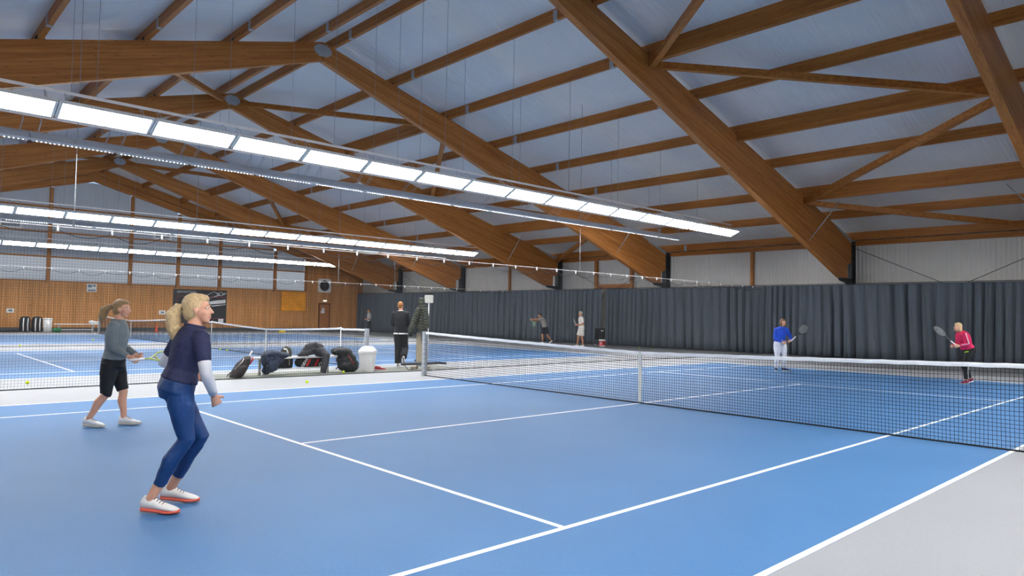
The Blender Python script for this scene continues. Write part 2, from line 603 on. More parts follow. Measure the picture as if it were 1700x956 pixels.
# ------------------------------------------------------------------ portal frames
def rafter_poly(s):
    p = [(0.015, 9.72), (0.015, TOPZ)]
    p = [(0.012, 9.72), (0.012, 10.34), (19.45, 4.96), (19.45, 4.0), (19.05, 3.85), (19.05, 3.32), (18.45, 3.32)]
    return [(YR + s * a, b) for a, b in p]
FLAB = ['glulam roof frame overhead at the top right corner, partly cut off by the picture edge',
        'broad glulam roof frame nearest on the right, its foot above the woman in blue',
        'glulam roof frame whose level left arm runs just above the nearest bright lamp row',
        'glulam roof frame second behind the nearest lamp row, its apex joined by a thin diagonal timber brace',
        'glulam roof frame whose apex hides behind the nearest pair of lamp rows',
        'glulam roof frame closest to the boarded end wall, small metal plate at its apex']
for fi, x in enumerate(FR):
    t = thing('roof_frame', FLAB[fi], 'roof frame', (x, YR, 0), 0, 'glulam portal frames')
    for s in (-1, 1):
        mb = MB().prism([(a - YR, b) for a, b in rafter_poly(s)], 'x', -0.11, 0.11)
        mb.build('rafter', M_BEAM_Y, t)
        # steel column and knee
        c = MB()
        y0, y1 = s * 19.47, s * 19.86
        c.box((-0.13, min(y0, y0 + s * 0.03), 0), (0.13, max(y0, y0 + s * 0.03), 4.93))
        c.box((-0.13, min(y1, y1 - s * 0.03), 0), (0.13, max(y1, y1 - s * 0.03), 4.9))
        c.box((-0.02, min(y0, y1), 0), (0.02, max(y0, y1), 4.9))
        for zz in (3.3, 4.0, 4.75):
            c.box((-0.13, min(y0, y1), zz), (0.13, max(y0, y1), zz + 0.03))
        c.build('steel_column', M_DSTEEL, t)
        MB().prism([(s * 19.47, 3.12), (s * 19.47, 3.31), (s * 18.6, 3.31), (s * 18.8, 3.2)], 'x', -0.12, 0.12).build('knee_bracket', M_DSTEEL, t)
        MB().prism([(s * 17.9, ztop(YR + 17.9) + 0.005), (s * 19.5, ztop(YR + 19.5) + 0.005), (s * 19.5, ztop(YR + 19.5) - 0.16), (s * 19.3, ztop(YR + 19.3) - 0.16), (s * 17.9, ztop(YR + 17.9) - 0.06)], 'x', -0.125, 0.125).build('top_plate', M_STEEL, t)
        # purlin shoes
        for dd in PD[1:6]:
            MB().prism([(s * dd - 0.13, ztop(YR + dd)), (s * dd + 0.13, ztop(YR + dd)), (s * dd + 0.03, ztop(YR + dd) + 0.18), (s * dd - 0.03, ztop(YR + dd) + 0.18)], 'x', 0.062, 0.075).build('purlin_shoe', M_DSTEEL, t)
        # stay rods from the lower edge up to the purlin
        for dx in (-1, 1):
            yb = 15.4
            MB().tube([(dx * 0.12, s * yb, 4.55), (dx * 1.25, s * (yb + 0.0), ztop(YR + yb) - 0.16)], 0.018, 6).build('stay_rod', M_STEEL, t)
    ap = MB()
    for dx in (-0.118, 0.118):
        for (w, z0, z1, th) in ((0.16, 9.86, 10.25, 0.006), (0.25, 9.91, 10.20, 0.008), (0.31, 9.98, 10.13, 0.010)):
            ap.box((dx - th, -w, z0), (dx + th, w, z1))
    ap.build('apex_plate', M_STEEL, t)

# ------------------------------------------------------------------ long walls and the far end of the hall
def long_wall(name, y, s):
    w = struct(MB().box((XW - 0.2, min(y, y + s * 0.15), -0.1), (XE + 0.2, max(y, y + s * 0.15), ztop(y) + ROOFZ)).build(name, M_SIDE))
    yi = y - s * 0.002
    for xa, xb in BAYS[1:]:
        MB().box((xb + 0.14, min(yi, yi - s * 0.14), 4.72), (xa - 0.14, max(yi, yi - s * 0.14), 4.92)).build('eave_beam', M_BEAM_X, w)
        xm = (xa + xb) / 2 + 0.05
        if xa - xb > 9: MB().box((xm - 0.07, min(yi, yi - s * 0.14), 0), (xm + 0.07, max(yi, yi - s * 0.14), 4.715)).build('wall_post', M_BEAM_Z, w)
    # braced bays: crossing rods
    for bi in (1, 3, 5):
        xa, xb = BAYS[bi]
        for p, q in (((xb + 0.15, 4.6), (xa - 0.2, 1.2)), ((xa - 0.15, 4.6), (xb + 0.2, 1.2))):
            MB().tube([(p[0], yi - s * 0.2, p[1]), (q[0], yi - s * 0.2, q[1])], 0.012, 6).build('brace_rod', M_DSTEEL, w)
    return w
wb = long_wall('wall_back', YB, 1)
long_wall('wall_front', YF, -1)
# timber opening frame above the curtain gap
for xo in (-18.25, -15.75):
    MB().box((xo - 0.09, YB - 0.17, 0), (xo + 0.09, YB - 0.003, 4.7)).build('wall_post', M_BEAM_Z, wb)
MB().box((-18.16, YB - 0.16, 3.12), (-15.84, YB - 0.003, 3.36)).build('lintel', M_BEAM_X, wb)
we = MB().prism([(YF, -0.1), (YB, -0.1), (YB, ztop(YB) + ROOFZ), (YR, TOPZ + ROOFZ), (YF, ztop(YF) + ROOFZ)], 'x', XE, XE + 0.15)
struct(we.build('wall_right', M_ENDW))

# wooden end wall
wl = MB()
wl.box((XW - 0.15, YF, -0.1), (XW, YB, 3.12))
wl.prism([(15.45, 3.12), (YB, 3.12), (YB, ztop(YB) + 0.2), (15.45, ztop(15.45) + 0.2)], 'x', XW - 0.15, XW)
wall_left = struct(wl.build('wall_left', M_BOARD))
MB().box((XW, YF, 0), (XW + 0.05, 19.9, 0.24)).build('plinth', M_PLINTH, wall_left)
MB().box((XW, 15.4, 4.55), (XW + 0.03, 19.8, 4.6)).build('board_joint', M_BEAM_X, wall_left)
# gable rafters on the end wall
for s in (-1, 1):
    p = [(0.01, 9.62), (0.01, 10.63), (19.2, 5.33), (19.9, 5.1), (19.9, 0), (19.55, 0), (19.55, 4.1), (19.0, 4.45)]
    MB().prism([(YR + s * a, b) for a, b in p], 'x', XW + 0.004, XW + 0.22).build('gable_rafter', M_BEAM_Y, wall_left)
    MB().prism([(YR + s * 0.3, 10.0), (YR + s * 0.3, 10.025), (YR + s * 18.6, 4.93), (YR + s * 18.6, 4.9)], 'x', XW + 0.2, XW + 0.226).build('rafter_joint', M_RUBBER, wall_left)
POSTS = [-18.4, -14.5, -10.6, -6.2, -1.7, 2.9, 5.9, 8.75, 12.9, 15.45]
for y in POSTS:
    zt = 9.62 - 0.287 * abs(y - YR)
    MB().box((XW, y - 0.11, 3.0 if y < 15 else 3.1), (XW + 0.2, y + 0.11, zt)).build('wall_post', M_BEAM_Z, wall_left)
ROWS = [3.15, 4.66, 6.2, 7.75, 9.6]
wi = 0
for a, b in zip(POSTS[:-1], POSTS[1:]):
    wi += 1
    win = struct(link('window_%d' % wi, None, None, (XW, (a + b) / 2, 3.12)))
    y0, y1 = a + 0.11 - (a + b) / 2, b - 0.11 - (a + b) / 2
    ycs = (a + b) / 2
    for z0, z1 in zip(ROWS[:-1], ROWS[1:]):
        def lim(yy): return 9.93 - 0.2705 * abs(yy + ycs - YR)
        za, zb = min(z1 - 0.04, lim(y0)), min(z1 - 0.04, lim(y1))
        if max(za, zb) - z0 < 0.25: continue
        za, zb = max(za, z0 + 0.03), max(zb, z0 + 0.03)
        poly = [(y0, z0 - 3.12), (y1, z0 - 3.12), (y1, zb - 3.12), (y0, za - 3.12)]
        if y0 + ycs < YR < y1 + ycs and z1 > 9.0:
            poly.insert(3, (YR - ycs, min(z1 - 0.04, 9.7) - 3.12))
        MB().prism(poly, 'x', -0.06, -0.03).build('pane', M_PANE2 if z0 < 3.2 else M_PANE, win)
        if z0 > 3.2:
            MB().box((-0.03, y0, z0 - 3.12 - 0.08), (0.06, y1, z0 - 3.12 + 0.02)).build('transom', M_BEAM_Z, win)
    MB().box((-0.03, y0, -0.02), (0.08, y1, 0.03)).build('sill', M_BEAM_Z, win)

# door in the end wall
door = struct(link('door_1', None, None, (XW, 17.14, 0)))
MB().box((0.0, -0.42, 0.0), (0.035, 0.42, 2.12)).build('door_leaf', wood('door_wood', 'a3673a', 'b87a46', 'Z', knots=False), door)
g = MB(); g.box((0, -0.5, 0), (0.06, -0.42, 2.22)); g.box((0, 0.42, 0), (0.06, 0.5, 2.22)); g.box((0, -0.42, 2.12), (0.06, 0.42, 2.22))
g.build('door_frame', wood('door_frame_wood', '5f3516', '764420', 'Z', knots=False), door)
MB().box((0.035, -0.3, 1.42), (0.042, 0.02, 1.62)).build('notice_sheet', M_WHITE, door)
MB().box((0.035, -0.2, 1.64), (0.042, 0.0, 1.84)).build('notice_sheet', M_WHITE, door)
g = MB(); g.tube([(0.035, 0.34, 1.05), (0.09, 0.34, 1.05), (0.09, 0.22, 1.05)], 0.011, 8)
g.build('door_handle', M_STEEL, door)

# ------------------------------------------------------------------ lamp rows
ML = 1.55
def row_meshes(tilt):
    c, s = math.cos(tilt), math.sin(tilt)
    def rot(p): return (p[0] * c + p[2] * s, p[1], -p[0] * s + p[2] * c)
    h = MB()
    prof = [(-0.225, 0.0), (0.225, 0.0), (0.225, 0.05), (0.10, 0.11), (-0.10, 0.11), (-0.225, 0.05)]
    h.prism(prof, 'y', -ML / 2 + 0.008, ML / 2 - 0.008)
    h.v = [rot(p) for p in h.v]
    d = MB()
    d.box((-0.212, -ML / 2 + 0.06, -0.013), (0.212, ML / 2 - 0.06, -0.001))
    d.v = [rot(p) for p in d.v]
    k = MB()
    lo = 1 if tilt > 0 else -1
    k.box((min(-lo * 0.222, -lo * 0.213), -ML / 2 + 0.045, -0.02), (max(-lo * 0.222, -lo * 0.213), ML / 2 - 0.045, 0.0))
    for yy in (-ML / 2 + 0.048, ML / 2 - 0.048):
        k.box((-0.213, yy - 0.011, -0.026), (0.213, yy + 0.011, 0.0))
    n = 20
    for i in range(1, n):
        yy = -ML / 2 + ML * i / n
        k.box((min(lo * 0.213, lo * 0.222), yy - 0.031, -0.016), (max(lo * 0.213, lo * 0.222), yy + 0.031, -0.001))
    k.v = [rot(p) for p in k.v]
    return h.mesh('lamp_module', M_LWHITE), d.mesh('diffuser', M_LAMP), k.mesh('louvre_rim', M_LWHITE)
LROWS = [(6.9, -1, 'row of louvred strip lamps beside the right sideline of the nearest court, outside the picture'),
         (-6.85, 1, 'nearest bright row of strip lamps running from the left edge to above the long curtain'),
         (-9.65, -1, 'strip lamp row just behind the nearest bright row, grey back and thin lit edge'),
         (-23.0, 1, 'second bright row of strip lamps, ending above the tall man in black'),
         (-26.0, -1, 'faint strip lamp row right behind the second bright row, thin lit line'),
         (-39.0, 1, 'lowest bright row of strip lamps before the boarded end wall, ending above the wall fan')]
mt = {1: row_meshes(R(-25)), -1: row_meshes(R(25))}
NMOD = 20
hgm = {}
ZL = 4.97
for ri, (x, s, lab) in enumerate(LROWS):
    hm, dm, km = mt[s]
    t = thing('strip_lamp_row', lab, 'lamp', (x, 0, ZL), 0, 'strip lamp rows under the roof')
    half = NMOD * ML / 2
    rx = -s * 0.28
    rz = 0.40
    MB().bar((rx, -half - 0.2, rz), (rx, half + 0.2, rz), 0.05, 0.045).build('rail', M_WHITE, t)
    for i in range(NMOD):
        y = -half + (i + 0.5) * ML
        m_ = link('lamp_module', hm, t, (0, y, 0))
        link('diffuser', dm, m_)
        link('louvre_rim', km, m_)
        for yy in (-0.62, 0.62):
            if s not in hgm:
                hg = MB()
                for xx in (-0.07, 0.07):
                    hg.tube([(rx, 0, rz - 0.02), (rx + xx + s * 0.05, 0.02, rz - 0.09), (xx, 0, 0.12)], 0.006, 5)
                hgm[s] = hg.mesh('hanger', M_STEEL)
            link('hanger', hgm[s], t, (0, y + yy, 0))
    if ri:
        for k in range(-6, 7):
            y = YR + (0.4 + 2.43 * (abs(k) - 1) if k else 0) * (1 if k > 0 else -1)
            if k == 0 or abs(y) > half: continue
            MB().tube([(rx, y, rz + 0.02), (rx, y, ztop(y) - ZL)], 0.0045, 5).build('suspension_wire', M_WIRE, t)

# ------------------------------------------------------------------ divider nets between the courts
def divider_net(name, x0, label, cords, y0=-15.6, y1=19.6, pitch=0.05, wire=0.0013):
    t = thing(name, label, 'net', (x0, 0, 0), 0, 'divider nets hanging between the courts')
    top = 2.97
    def off(y, z):
        lo = 0.09 * math.sin(y * 0.5 + 1) + 0.03 * math.sin(y * 1.7)
        return lo * (1 - z / top)
    m = MB()
    n = int((y1 - y0) / pitch)
    zs = [0.02, 0.35, 1.2, top]
    for i in range(n + 1):
        y = y0 + i * pitch
        for a, b in zip(zs[:-1], zs[1:]):
            xa, xb = off(y, a), off(y, b)
            m.add([(xa - wire, y, a), (xa, y - wire, a), (xa + wire, y, a), (xa, y + wire, a), (xb - wire, y, b), (xb, y - wire, b), (xb + wire, y, b), (xb, y + wire, b)],
                  [(0, 1, 5, 4), (1, 2, 6, 5), (2, 3, 7, 6), (3, 0, 4, 7)])
    ny = 60
    for j in range(int(top / pitch) + 1):
        z = 0.02 + j * pitch
        if z > top: break
        for i in range(ny):
            ya, yb = y0 + (y1 - y0) * i / ny, y0 + (y1 - y0) * (i + 1) / ny
            xa, xb = off(ya, z), off(yb, z)
            m.add([(xa - wire, ya, z), (xa, ya, z - wire), (xa + wire, ya, z), (xa, ya, z + wire), (xb - wire, yb, z), (xb, yb, z - wire), (xb + wire, yb, z), (xb, yb, z + wire)],
                  [(0, 1, 5, 4), (1, 2, 6, 5), (2, 3, 7, 6), (3, 0, 4, 7)])
    o = m.build('net_mesh', M_DNET, t)
    o['kind'] = 'stuff'
    pts = [(off(y0 + (y1 - y0) * i / 70, 0.015), y0 + (y1 - y0) * i / 70, 0.012) for i in range(71)]
    MB().tube(pts, 0.011, 6).build('bottom_rope', M_RUBBER, t)
    MB().tube([(0, y0, top + 0.03), (0, y1, top + 0.03)], 0.008, 6).build('top_cable', M_ROPE, t)
    cl = MB()
    sg = []
    k = int((y1 - y0) / 0.9)
    for i in range(k):
        y = y0 + i * 0.9
        cl.box((-0.015, y - 0.015, top - 0.05), (0.015, y + 0.015, top + 0.05))
        for q in range(6):
            a = q / 6
            sg.append((0.0, y + 0.9 * a, top - 0.03 - 0.16 * 4 * a * (1 - a) * (0.7 + 0.3 * math.sin(i * 2.1))))
    cl.build('cable_clip', M_WHITE, t)['kind'] = 'stuff'
    MB().tube(sg, 0.007, 5).build('scalloped_cord', M_RUBBER, t)
    for y in cords:
        MB().tube([(0, y, top + 0.03), (0, y, 4.4)], 0.009, 6).build('pulley_rope', M_CORD, t)
        MB().tube([(0, y, 4.4), (0, y, ztop(y))], 0.006, 5).build('suspension_cord', M_WIRE, t)
    return t
divider_net('divider_net', -7.72, 'fine dark divider net hanging behind the woman in the foreground, in front of the bench', (-7.25, 7.1))
divider_net('divider_net', -24.1, 'fine dark divider net farther back, between the second and the last court', (-6.5, 7.4), pitch=0.06)

# ------------------------------------------------------------------ court nets
def court_net(cx, label, sticks):
    t = thing('tennis_net', label, 'net', (cx, 0, 0), 0, 'tennis nets across the courts')
    hx = 6.4
    def top(x):
        a = abs(x)
        h = 0.914 + (1.07 - 0.914) * (a / hx) ** 1.15
        if sticks and a < 5.03:
            h = 0.914 + (1.07 - 0.914) * (a / 5.03) ** 1.3
        elif sticks:
            h = 1.05 + 0.02 * (a - 5.03) / 1.37
        return h
    m = MB()
    P = 0.045
    w = 0.0027
    n = int(2 * hx / P)
    for i in range(1, n):
        x = -hx + i * P
        sag = 0.012 * math.sin(x * 9) + 0.006 * math.sin(x * 31)
        z1 = top(x) - 0.03
        m.add([(x - w, 0, 0.012), (x, -w, 0.012), (x + w, 0, 0.012), (x, w, 0.012), (x - w + sag * .2, sag, 0.5), (x + sag * .2, sag - w, 0.5), (x + w + sag * .2, sag, 0.5), (x + sag * .2, sag + w, 0.5), (x - w, 0, z1), (x, -w, z1), (x + w, 0, z1), (x, w, z1)],
              [(0, 1, 5, 4), (1, 2, 6, 5), (2, 3, 7, 6), (3, 0, 4, 7), (4, 5, 9, 8), (5, 6, 10, 9), (6, 7, 11, 10), (7, 4, 8, 11)])
    nz = 20
    for j in range(nz):
        fz = j / nz
        k = 64
        for i in range(k):
            xa, xb = -hx + 2 * hx * i / k, -hx + 2 * hx * (i + 1) / k
            za, zb = 0.012 + fz * (top(xa) - 0.02) + 0.004 * math.sin(xa * 3 + j), 0.012 + fz * (top(xb) - 0.02) + 0.004 * math.sin(xb * 3 + j)
            m.add([(xa, -w, za), (xa, 0, za - w), (xa, w, za), (xa, 0, za + w), (xb, -w, zb), (xb, 0, zb - w), (xb, w, zb), (xb, 0, zb + w)],
                  [(0, 1, 5, 4), (1, 2, 6, 5), (2, 3, 7, 6), (3, 0, 4, 7)])
    m.build('net_mesh', M_NET, t)['kind'] = 'stuff'
    b = MB()
    k = 64
    xs = [-hx + 2 * hx * i / k for i in range(k + 1)]
    prof = [(-0.012, -0.055), (-0.014, -0.02), (-0.010, 0.0), (0.010, 0.0), (0.014, -0.02), (0.012, -0.055)]
    vs = [(x, py, top(x) + pz + 0.003 * math.sin(x * 13)) for x in xs for py, pz in prof]
    fs = []
    for i in range(k):
        for j in range(6):
            fs.append((i * 6 + j, i * 6 + (j + 1) % 6, (i + 1) * 6 + (j + 1) % 6, (i + 1) * 6 + j))
    b.add(vs, fs)
    b.build('white_band', mat('net_band', 'e9ebee', 0.7, noise=0.08, nscale=60, bump=0.5, bscale=70), t)
    MB().tube([(x, 0, 0.012) for x in xs], 0.012, 6).build('bottom_cord', M_RUBBER, t)
    MB().box((-0.027, -0.02, 0.03), (0.027, 0.02, 0.915), 0.004).build('centre_strap', mat('strap', 'd7dad4', 0.7), t)
    for s in (-1, 1):
        p = MB()
        p.box((s * (hx + 0.05) - 0.05, -0.05, 0), (s * (hx + 0.05) + 0.05, 0.05, 1.075), 0.008)
        po = p.build('net_post', mat('post_aluminium', 'aeb4ba', 0.4, 0.3), t)
        hk = MB()
        for i in range(8):
            z = 0.12 + i * 0.115
            hk.box((s * (hx - 0.0) - 0.012, -0.056, z), (s * (hx - 0.0) + 0.012, -0.035, z + 0.02))
        hk.build('lacing_hooks'.replace('hooks', 'hook'), M_WHITE, po)['kind'] = 'stuff'
        if sticks:
            MB().tube([(s * 5.03, 0, 0), (s * 5.03, 0, 1.09)], 0.014, 8).build('singles_stick', M_WHITE, t)
court_net(0.0, 'tennis net across the nearest court, in front of the women in blue and pink', False)
court_net(-15.57, 'tennis net on the second court, behind the bench, bags and white bin', True)
court_net(-31.74, 'tennis net on the farthest court, between the two women in the foreground', False)

# ------------------------------------------------------------------ curtains
def curtain(name, x0, x1, label, seed):
    rnd = random.Random(seed)
    t = thing(name, label, 'curtain', (x0, 19.9, 0), 0, 'dark grey curtains along the long wall')
    m = MB()
    step = 0.026
    n = int((x1 - x0) / step)
    rows = [0.02, 0.5, 1.2, 2.0, 2.7, 3.0, 3.07]
    ph = [0.0]
    for i in range(n):
        loc = 0.55 + 0.45 * math.sin(i * step * 0.7 + seed)
        ph.append(ph[-1] + step * 2 * PI / (0.2 + 0.26 * loc + 0.14 * rnd.random()))
    amp = [0.055 + 0.05 * math.sin(i * step * 1.3 + seed) ** 2 for i in range(n + 1)]
    vs, fs = [], []
    for j, z in enumerate(rows):
        f = 1.0 if z < 2.6 else (0.75 if z < 3.05 else 0.45)
        spread = 1 + 0.3 * (1 - z / 3.07)
        for i in range(n + 1):
            x = i * step
            q = (ph[i] + 0.5 * math.sin(z * 1.1 + i * 0.02)) / 2
            dip = (1 - abs(math.sin(q))) ** 2.2
            y = amp[i] * spread * f * (2.2 * dip - 0.6 + 0.5 * math.sin(ph[i] * 0.37 + z * 0.3) + 0.25 * math.sin(q * 4.3 + z))
            zz = z if j else 0.02 + 0.012 * math.sin(x * 0.8 + seed)
            vs.append((x, y, zz))
    w = n + 1
    for j in range(len(rows) - 1):
        for i in range(n):
            fs.append((j * w + i, j * w + i + 1, (j + 1) * w + i + 1, (j + 1) * w + i))
    m.add(vs, fs, True)
    o = m.build('cloth', M_CURT, t)
    sol = o.modifiers.new('thickness', 'SOLIDIFY')
    sol.thickness = 0.004
    MB().tube([(0, 0.02, 3.1), (x1 - x0, 0.02, 3.1)], 0.015, 6).build('curtain_rail', M_DSTEEL, t)
    return t
M_CURT = mat('curtain_cloth', '4f5863', 0.85, noise=0.08, nscale=3, stretch=(4, 4, 0.3))
curtain('curtain', XW + 0.35, -17.3, 'dark grey pleated curtain behind the two male players, from the end wall to the gap', 1)
curtain('curtain', -17.1, XE - 0.3, 'dark grey pleated curtain behind the women in blue and pink, right of the gap', 4)

# ------------------------------------------------------------------ end wall fittings
ban = thing('banner', 'black advertising banner with white diagonal streaks on the boarded end wall', 'banner', (XW + 0.02, 7.52, 1.74))
MB().box((0, -1.84, -1.19), (0.012, 1.84, 1.19)).build('sheet', mat('banner_black', '1d1d22', 0.5, noise=0.25, nscale=2), ban)
M_BW = mat('banner_white', 'dfe2e6', 0.5)
M_BR = mat('banner_red', 'a02a3a', 0.5)
g = MB()
for a in ([(0.45, 0.35), (1.75, 0.55), (1.75, 0.28), (0.7, 0.18)], [(0.3, 0.42), (1.2, 0.85), (1.45, 0.88), (0.35, 0.5)], [(0.75, 0.08), (1.78, 0.2), (1.78, 0.16), (0.8, 0.02)], [(0.0, 0.6), (0.95, 1.12), (0.98, 1.11), (0.03, 0.58)]):
    g.prism(a, 'x', 0.0125, 0.015)
g.build('printed_streaks', M_BW, ban)['kind'] = 'stuff'
g = MB()
g.box((0.0125, -1.6, 0.69), (0.0145, 1.8, 0.72)); g.box((0.0125, -1.6, -0.86), (0.0145, 1.8, -0.83)); g.box((0.0125, -1.6, -0.83), (0.0145, -1.57, 0.69))
g.build('red_frame', M_BR, ban)
g = MB()
g.box((0.0125, 1.28, -1.12), (0.0145, 1.64, -0.86))
g.build('white_patch', M_BW, ban)
text('ADVANTAGE.', 0.21, M_BW, ban, (0.014, -0.98, 1.0), (R(90), 0, R(90)), shear=0.2)
g = MB()
g.tube([(0.015, 1.4 + 0.13 * math.cos(a), 0.93 + 0.12 * math.sin(a)) for a in [i * PI / 9 for i in range(18)]], 0.022, 6, True)
for s in (-1, 1):
    for q in range(3):
        y0, y1 = 1.4 + s * 0.14, 1.4 + s * (0.42 - q * 0.07)
        z = 1.0 - q * 0.06
        g.bar((0.015, y0, z - 0.02), (0.015, y1, z + 0.02), 0.008, 0.032)
g.build('winged_emblem', M_BW, ban)

ob = thing('notice_board', 'orange rectangular board on the boarded wall, left of the round fan', 'board', (XW + 0.02, 14.5, 2.3))
MB().box((0, -1.0, -0.72), (0.03, 1.0, 0.72)).build('panel', mat('orange_board', 'f6a310', 0.6, noise=0.1, nscale=2), ob)
g = MB(); g.box((0, -1.04, -0.76), (0.045, 1.04, -0.72)); g.box((0, -1.04, 0.72), (0.045, 1.04, 0.76)); g.box((0, -1.04, -0.72), (0.045, -1.0, 0.72)); g.box((0, 1.0, -0.72), (0.045, 1.04, 0.72))
g.build('board_frame', mat('orange_edge', 'b8740c', 0.6), ob)

fan = thing('wall_fan', 'round black wall fan in a square white frame above the door', 'fan', (XW + 0.02, 17.08, 3.62))
g = MB()
n = 28
vo = []
for i in range(n):
    a = 2 * PI * i / n
    vo.append((0.43 * math.cos(a), 0.43 * math.sin(a)))
sq = []
for c, s_ in vo:
    k = 0.55 / max(abs(c), abs(s_)); sq.append((c * k, s_ * k))
vs = [(0.1, a, b) for a, b in vo] + [(0.1, a, b) for a, b in sq] + [(0.0, a, b) for a, b in vo] + [(0.0, a, b) for a, b in sq]
fs = []
for i in range(n):
    j = (i + 1) % n
    fs += [(i, j, n + j, n + i), (2 * n + i, 3 * n + i, 3 * n + j, 2 * n + j), (n + i, n + j, 3 * n + j, 3 * n + i), (i, 2 * n + i, 2 * n + j, j)]
g.add(vs, fs)
g.build('fan_frame', M_WHITE, fan)
MB().box((0.0, -0.45, -0.45), (0.01, 0.45, 0.45)).build('fan_back', M_RUBBER, fan)
for i in range(6):
    a = 2 * PI * i / 6
    g = MB()
    ca, sa = math.cos(a), math.sin(a)
    q = [(0.08, 0.0), (0.41, -0.07), (0.41, 0.10), (0.08, 0.06)]
    pts = [(0.03, r_ * ca - t_ * sa, r_ * sa + t_ * ca) for r_, t_ in q]
    pts2 = [(0.04, p[1], p[2]) for p in pts]
    g.add(pts + pts2, [(0, 1, 2, 3), (7, 6, 5, 4), (0, 4, 5, 1), (1, 5, 6, 2), (2, 6, 7, 3), (3, 7, 4, 0)])
    g.build('fan_blade', M_DSTEEL, fan)
g = MB()
g.ring([((0.03, 0, 0), (0, 0.09, 0), (0, 0, 0.09)), ((0.09, 0, 0), (0, 0.08, 0), (0, 0, 0.08))])
g.build('fan_hub', M_DSTEEL, fan)
g = MB()
for rr in (0.12, 0.2, 0.28, 0.36, 0.42):
    g.tube([(0.105, rr * math.cos(2 * PI * i / 28), rr * math.sin(2 * PI * i / 28)) for i in range(28)], 0.006, 5, True)
for i in range(4):
    a = PI * i / 4
    g.tube([(0.105, 0.43 * math.cos(a), 0.43 * math.sin(a)), (0.105, -0.43 * math.cos(a), -0.43 * math.sin(a))], 0.006, 5)
g.build('fan_grille', M_DSTEEL, fan)

ex = thing('emergency_light', 'small white lit emergency light above the door', 'light', (XW + 0.02, 17.16, 2.41))
MB().box((0, -0.17, -0.075), (0.05, 0.17, 0.075), 0.01).build('lamp_box', M_WHITE, ex)
MB().box((0.05, -0.15, -0.055), (0.058, 0.15, 0.055)).build('lit_face', mat('exit_face', 'fff6e6', 0.4, emit=1.2), ex)

def wall_sign(name, y0, y1, z0, z1, lab, bits):
    t = thing(name, lab, 'sign', (XW + 0.02, (y0 + y1) / 2, (z0 + z1) / 2))
    w, h = (y1 - y0) / 2, (z1 - z0) / 2
    MB().box((0, -w, -h), (0.012, w, h)).build('sign_panel', M_WHITE, t)
    g = MB()
    for a, b, c, d in bits:
        g.box((0.0122, a * w, b * h), (0.0135, c * w, d * h))
    g.build('sign_print', mat('sign_grey', '6c8093', 0.6), t)['kind'] = 'stuff'
wall_sign('wall_sign', 0.45, 1.0, 2.53, 3.04, 'square white sign with grey print high on the boards, above the grey-jacketed woman', [(-0.8, -0.8, 0.8, -0.45), (-0.8, 0.1, 0.0, 0.8), (0.2, 0.35, 0.8, 0.8)])
wall_sign('wall_sign', -3.7, -3.32, 1.12, 1.37, 'small white sign low on the boards at the far left, above the striped bags', [(-0.5, -0.4, 0.5, 0.5)])
wall_sign('wall_sign', 4.8, 5.2, 1.14, 1.42, 'small white sign on the boards just left of the black banner', [(-0.4, -0.4, 0.6, 0.4)])
for y0, y1, z0, z1, lab in ((-4.3, -3.1, 6.22, 6.9, 'white-framed wall vent in the glazing at the far left edge'), (4.25, 5.42, 6.25, 6.75, 'white-framed wall vent in the glazing above the blonde woman')):
    t = thing('wall_vent', lab, 'vent', (XW + 0.0, (y0 + y1) / 2, (z0 + z1) / 2))
    w, h = (y1 - y0) / 2, (z1 - z0) / 2
    g = MB()
    g.box((0, -w, -h), (0.09, -w + 0.13, h)); g.box((0, w - 0.13, -h), (0.09, w, h)); g.box((0, -w + 0.13, -h), (0.09, w - 0.13, -h + 0.12)); g.box((0, -w + 0.13, h - 0.06), (0.09, w - 0.13, h))
    g.build('vent_frame', M_WHITE, t)
    MB().box((0.0, -w + 0.13, -h + 0.12), (0.03, w - 0.13, h - 0.06)).build('vent_panel', mat('vent_grey', '8d959e', 0.5), t)

# ------------------------------------------------------------------ balls
def ball(x, y, lab, z=0.0335):
    me = BALL
    o = link('tennis_ball', me, None, (x, y, z + 0.0025), (random.random() * 3, random.random() * 3, random.random() * 3))
    tag(o, lab, 'ball', 'yellow tennis balls on the floor')
    sm = link('seam', SEAM, o)
    return o
g = MB(); g.ball((0, 0, 0), 0.0335, 20, 14); BALL = g.mesh('tennis_ball', M_BALL)
g = MB()
pts = []
for i in range(40):
    t_ = 2 * PI * i / 40
    a_ = 0.44
    v = Vector(((1 - a_ / 1) * math.cos(t_) * 1 + a_ * math.cos(3 * t_), (1 - a_) * math.sin(t_) - a_ * math.sin(3 * t_), 2 * math.sqrt((1 - a_) * a_) * math.cos(2 * t_)))
    pts.append(v.normalized() * 0.0334)
g.tube(pts, 0.0013, 5, True); SEAM = g.mesh('seam', M_WHITE)
ball(-6.19, -3.2, 'yellow tennis ball on the light floor between the bench and the near sideline')
ball(-8.81, -7.7, 'yellow tennis ball on the light floor behind the divider net at the left edge')
ball(-8.0, -1.32, 'yellow tennis ball resting against the big black backpack', 0.0335)
ball(-13.66, 18.4, 'yellow tennis ball before the long curtain, left one of two just above the net strap')
ball(-12.8, 18.2, 'yellow tennis ball before the long curtain, right one of two just above the net strap')
ball(-21.2, 18.0, 'yellow tennis ball at the foot of the curtain left of the lunging player')
ball(-24.5, -5.64, 'yellow tennis ball on the second court strip at far left, near the dark rope')
ball(-29.3, -2.2, 'yellow tennis ball on the farthest court, lower of two left of the grey-jacketed woman')
ball(-33.8, -1.0, 'yellow tennis ball on the farthest court, upper of two left of the grey-jacketed woman')
ball(-19.3, -0.12, 'yellow tennis ball at the foot of the second net, left of a pair')
ball(-18.65, -0.12, 'yellow tennis ball at the foot of the second net, right of a pair')
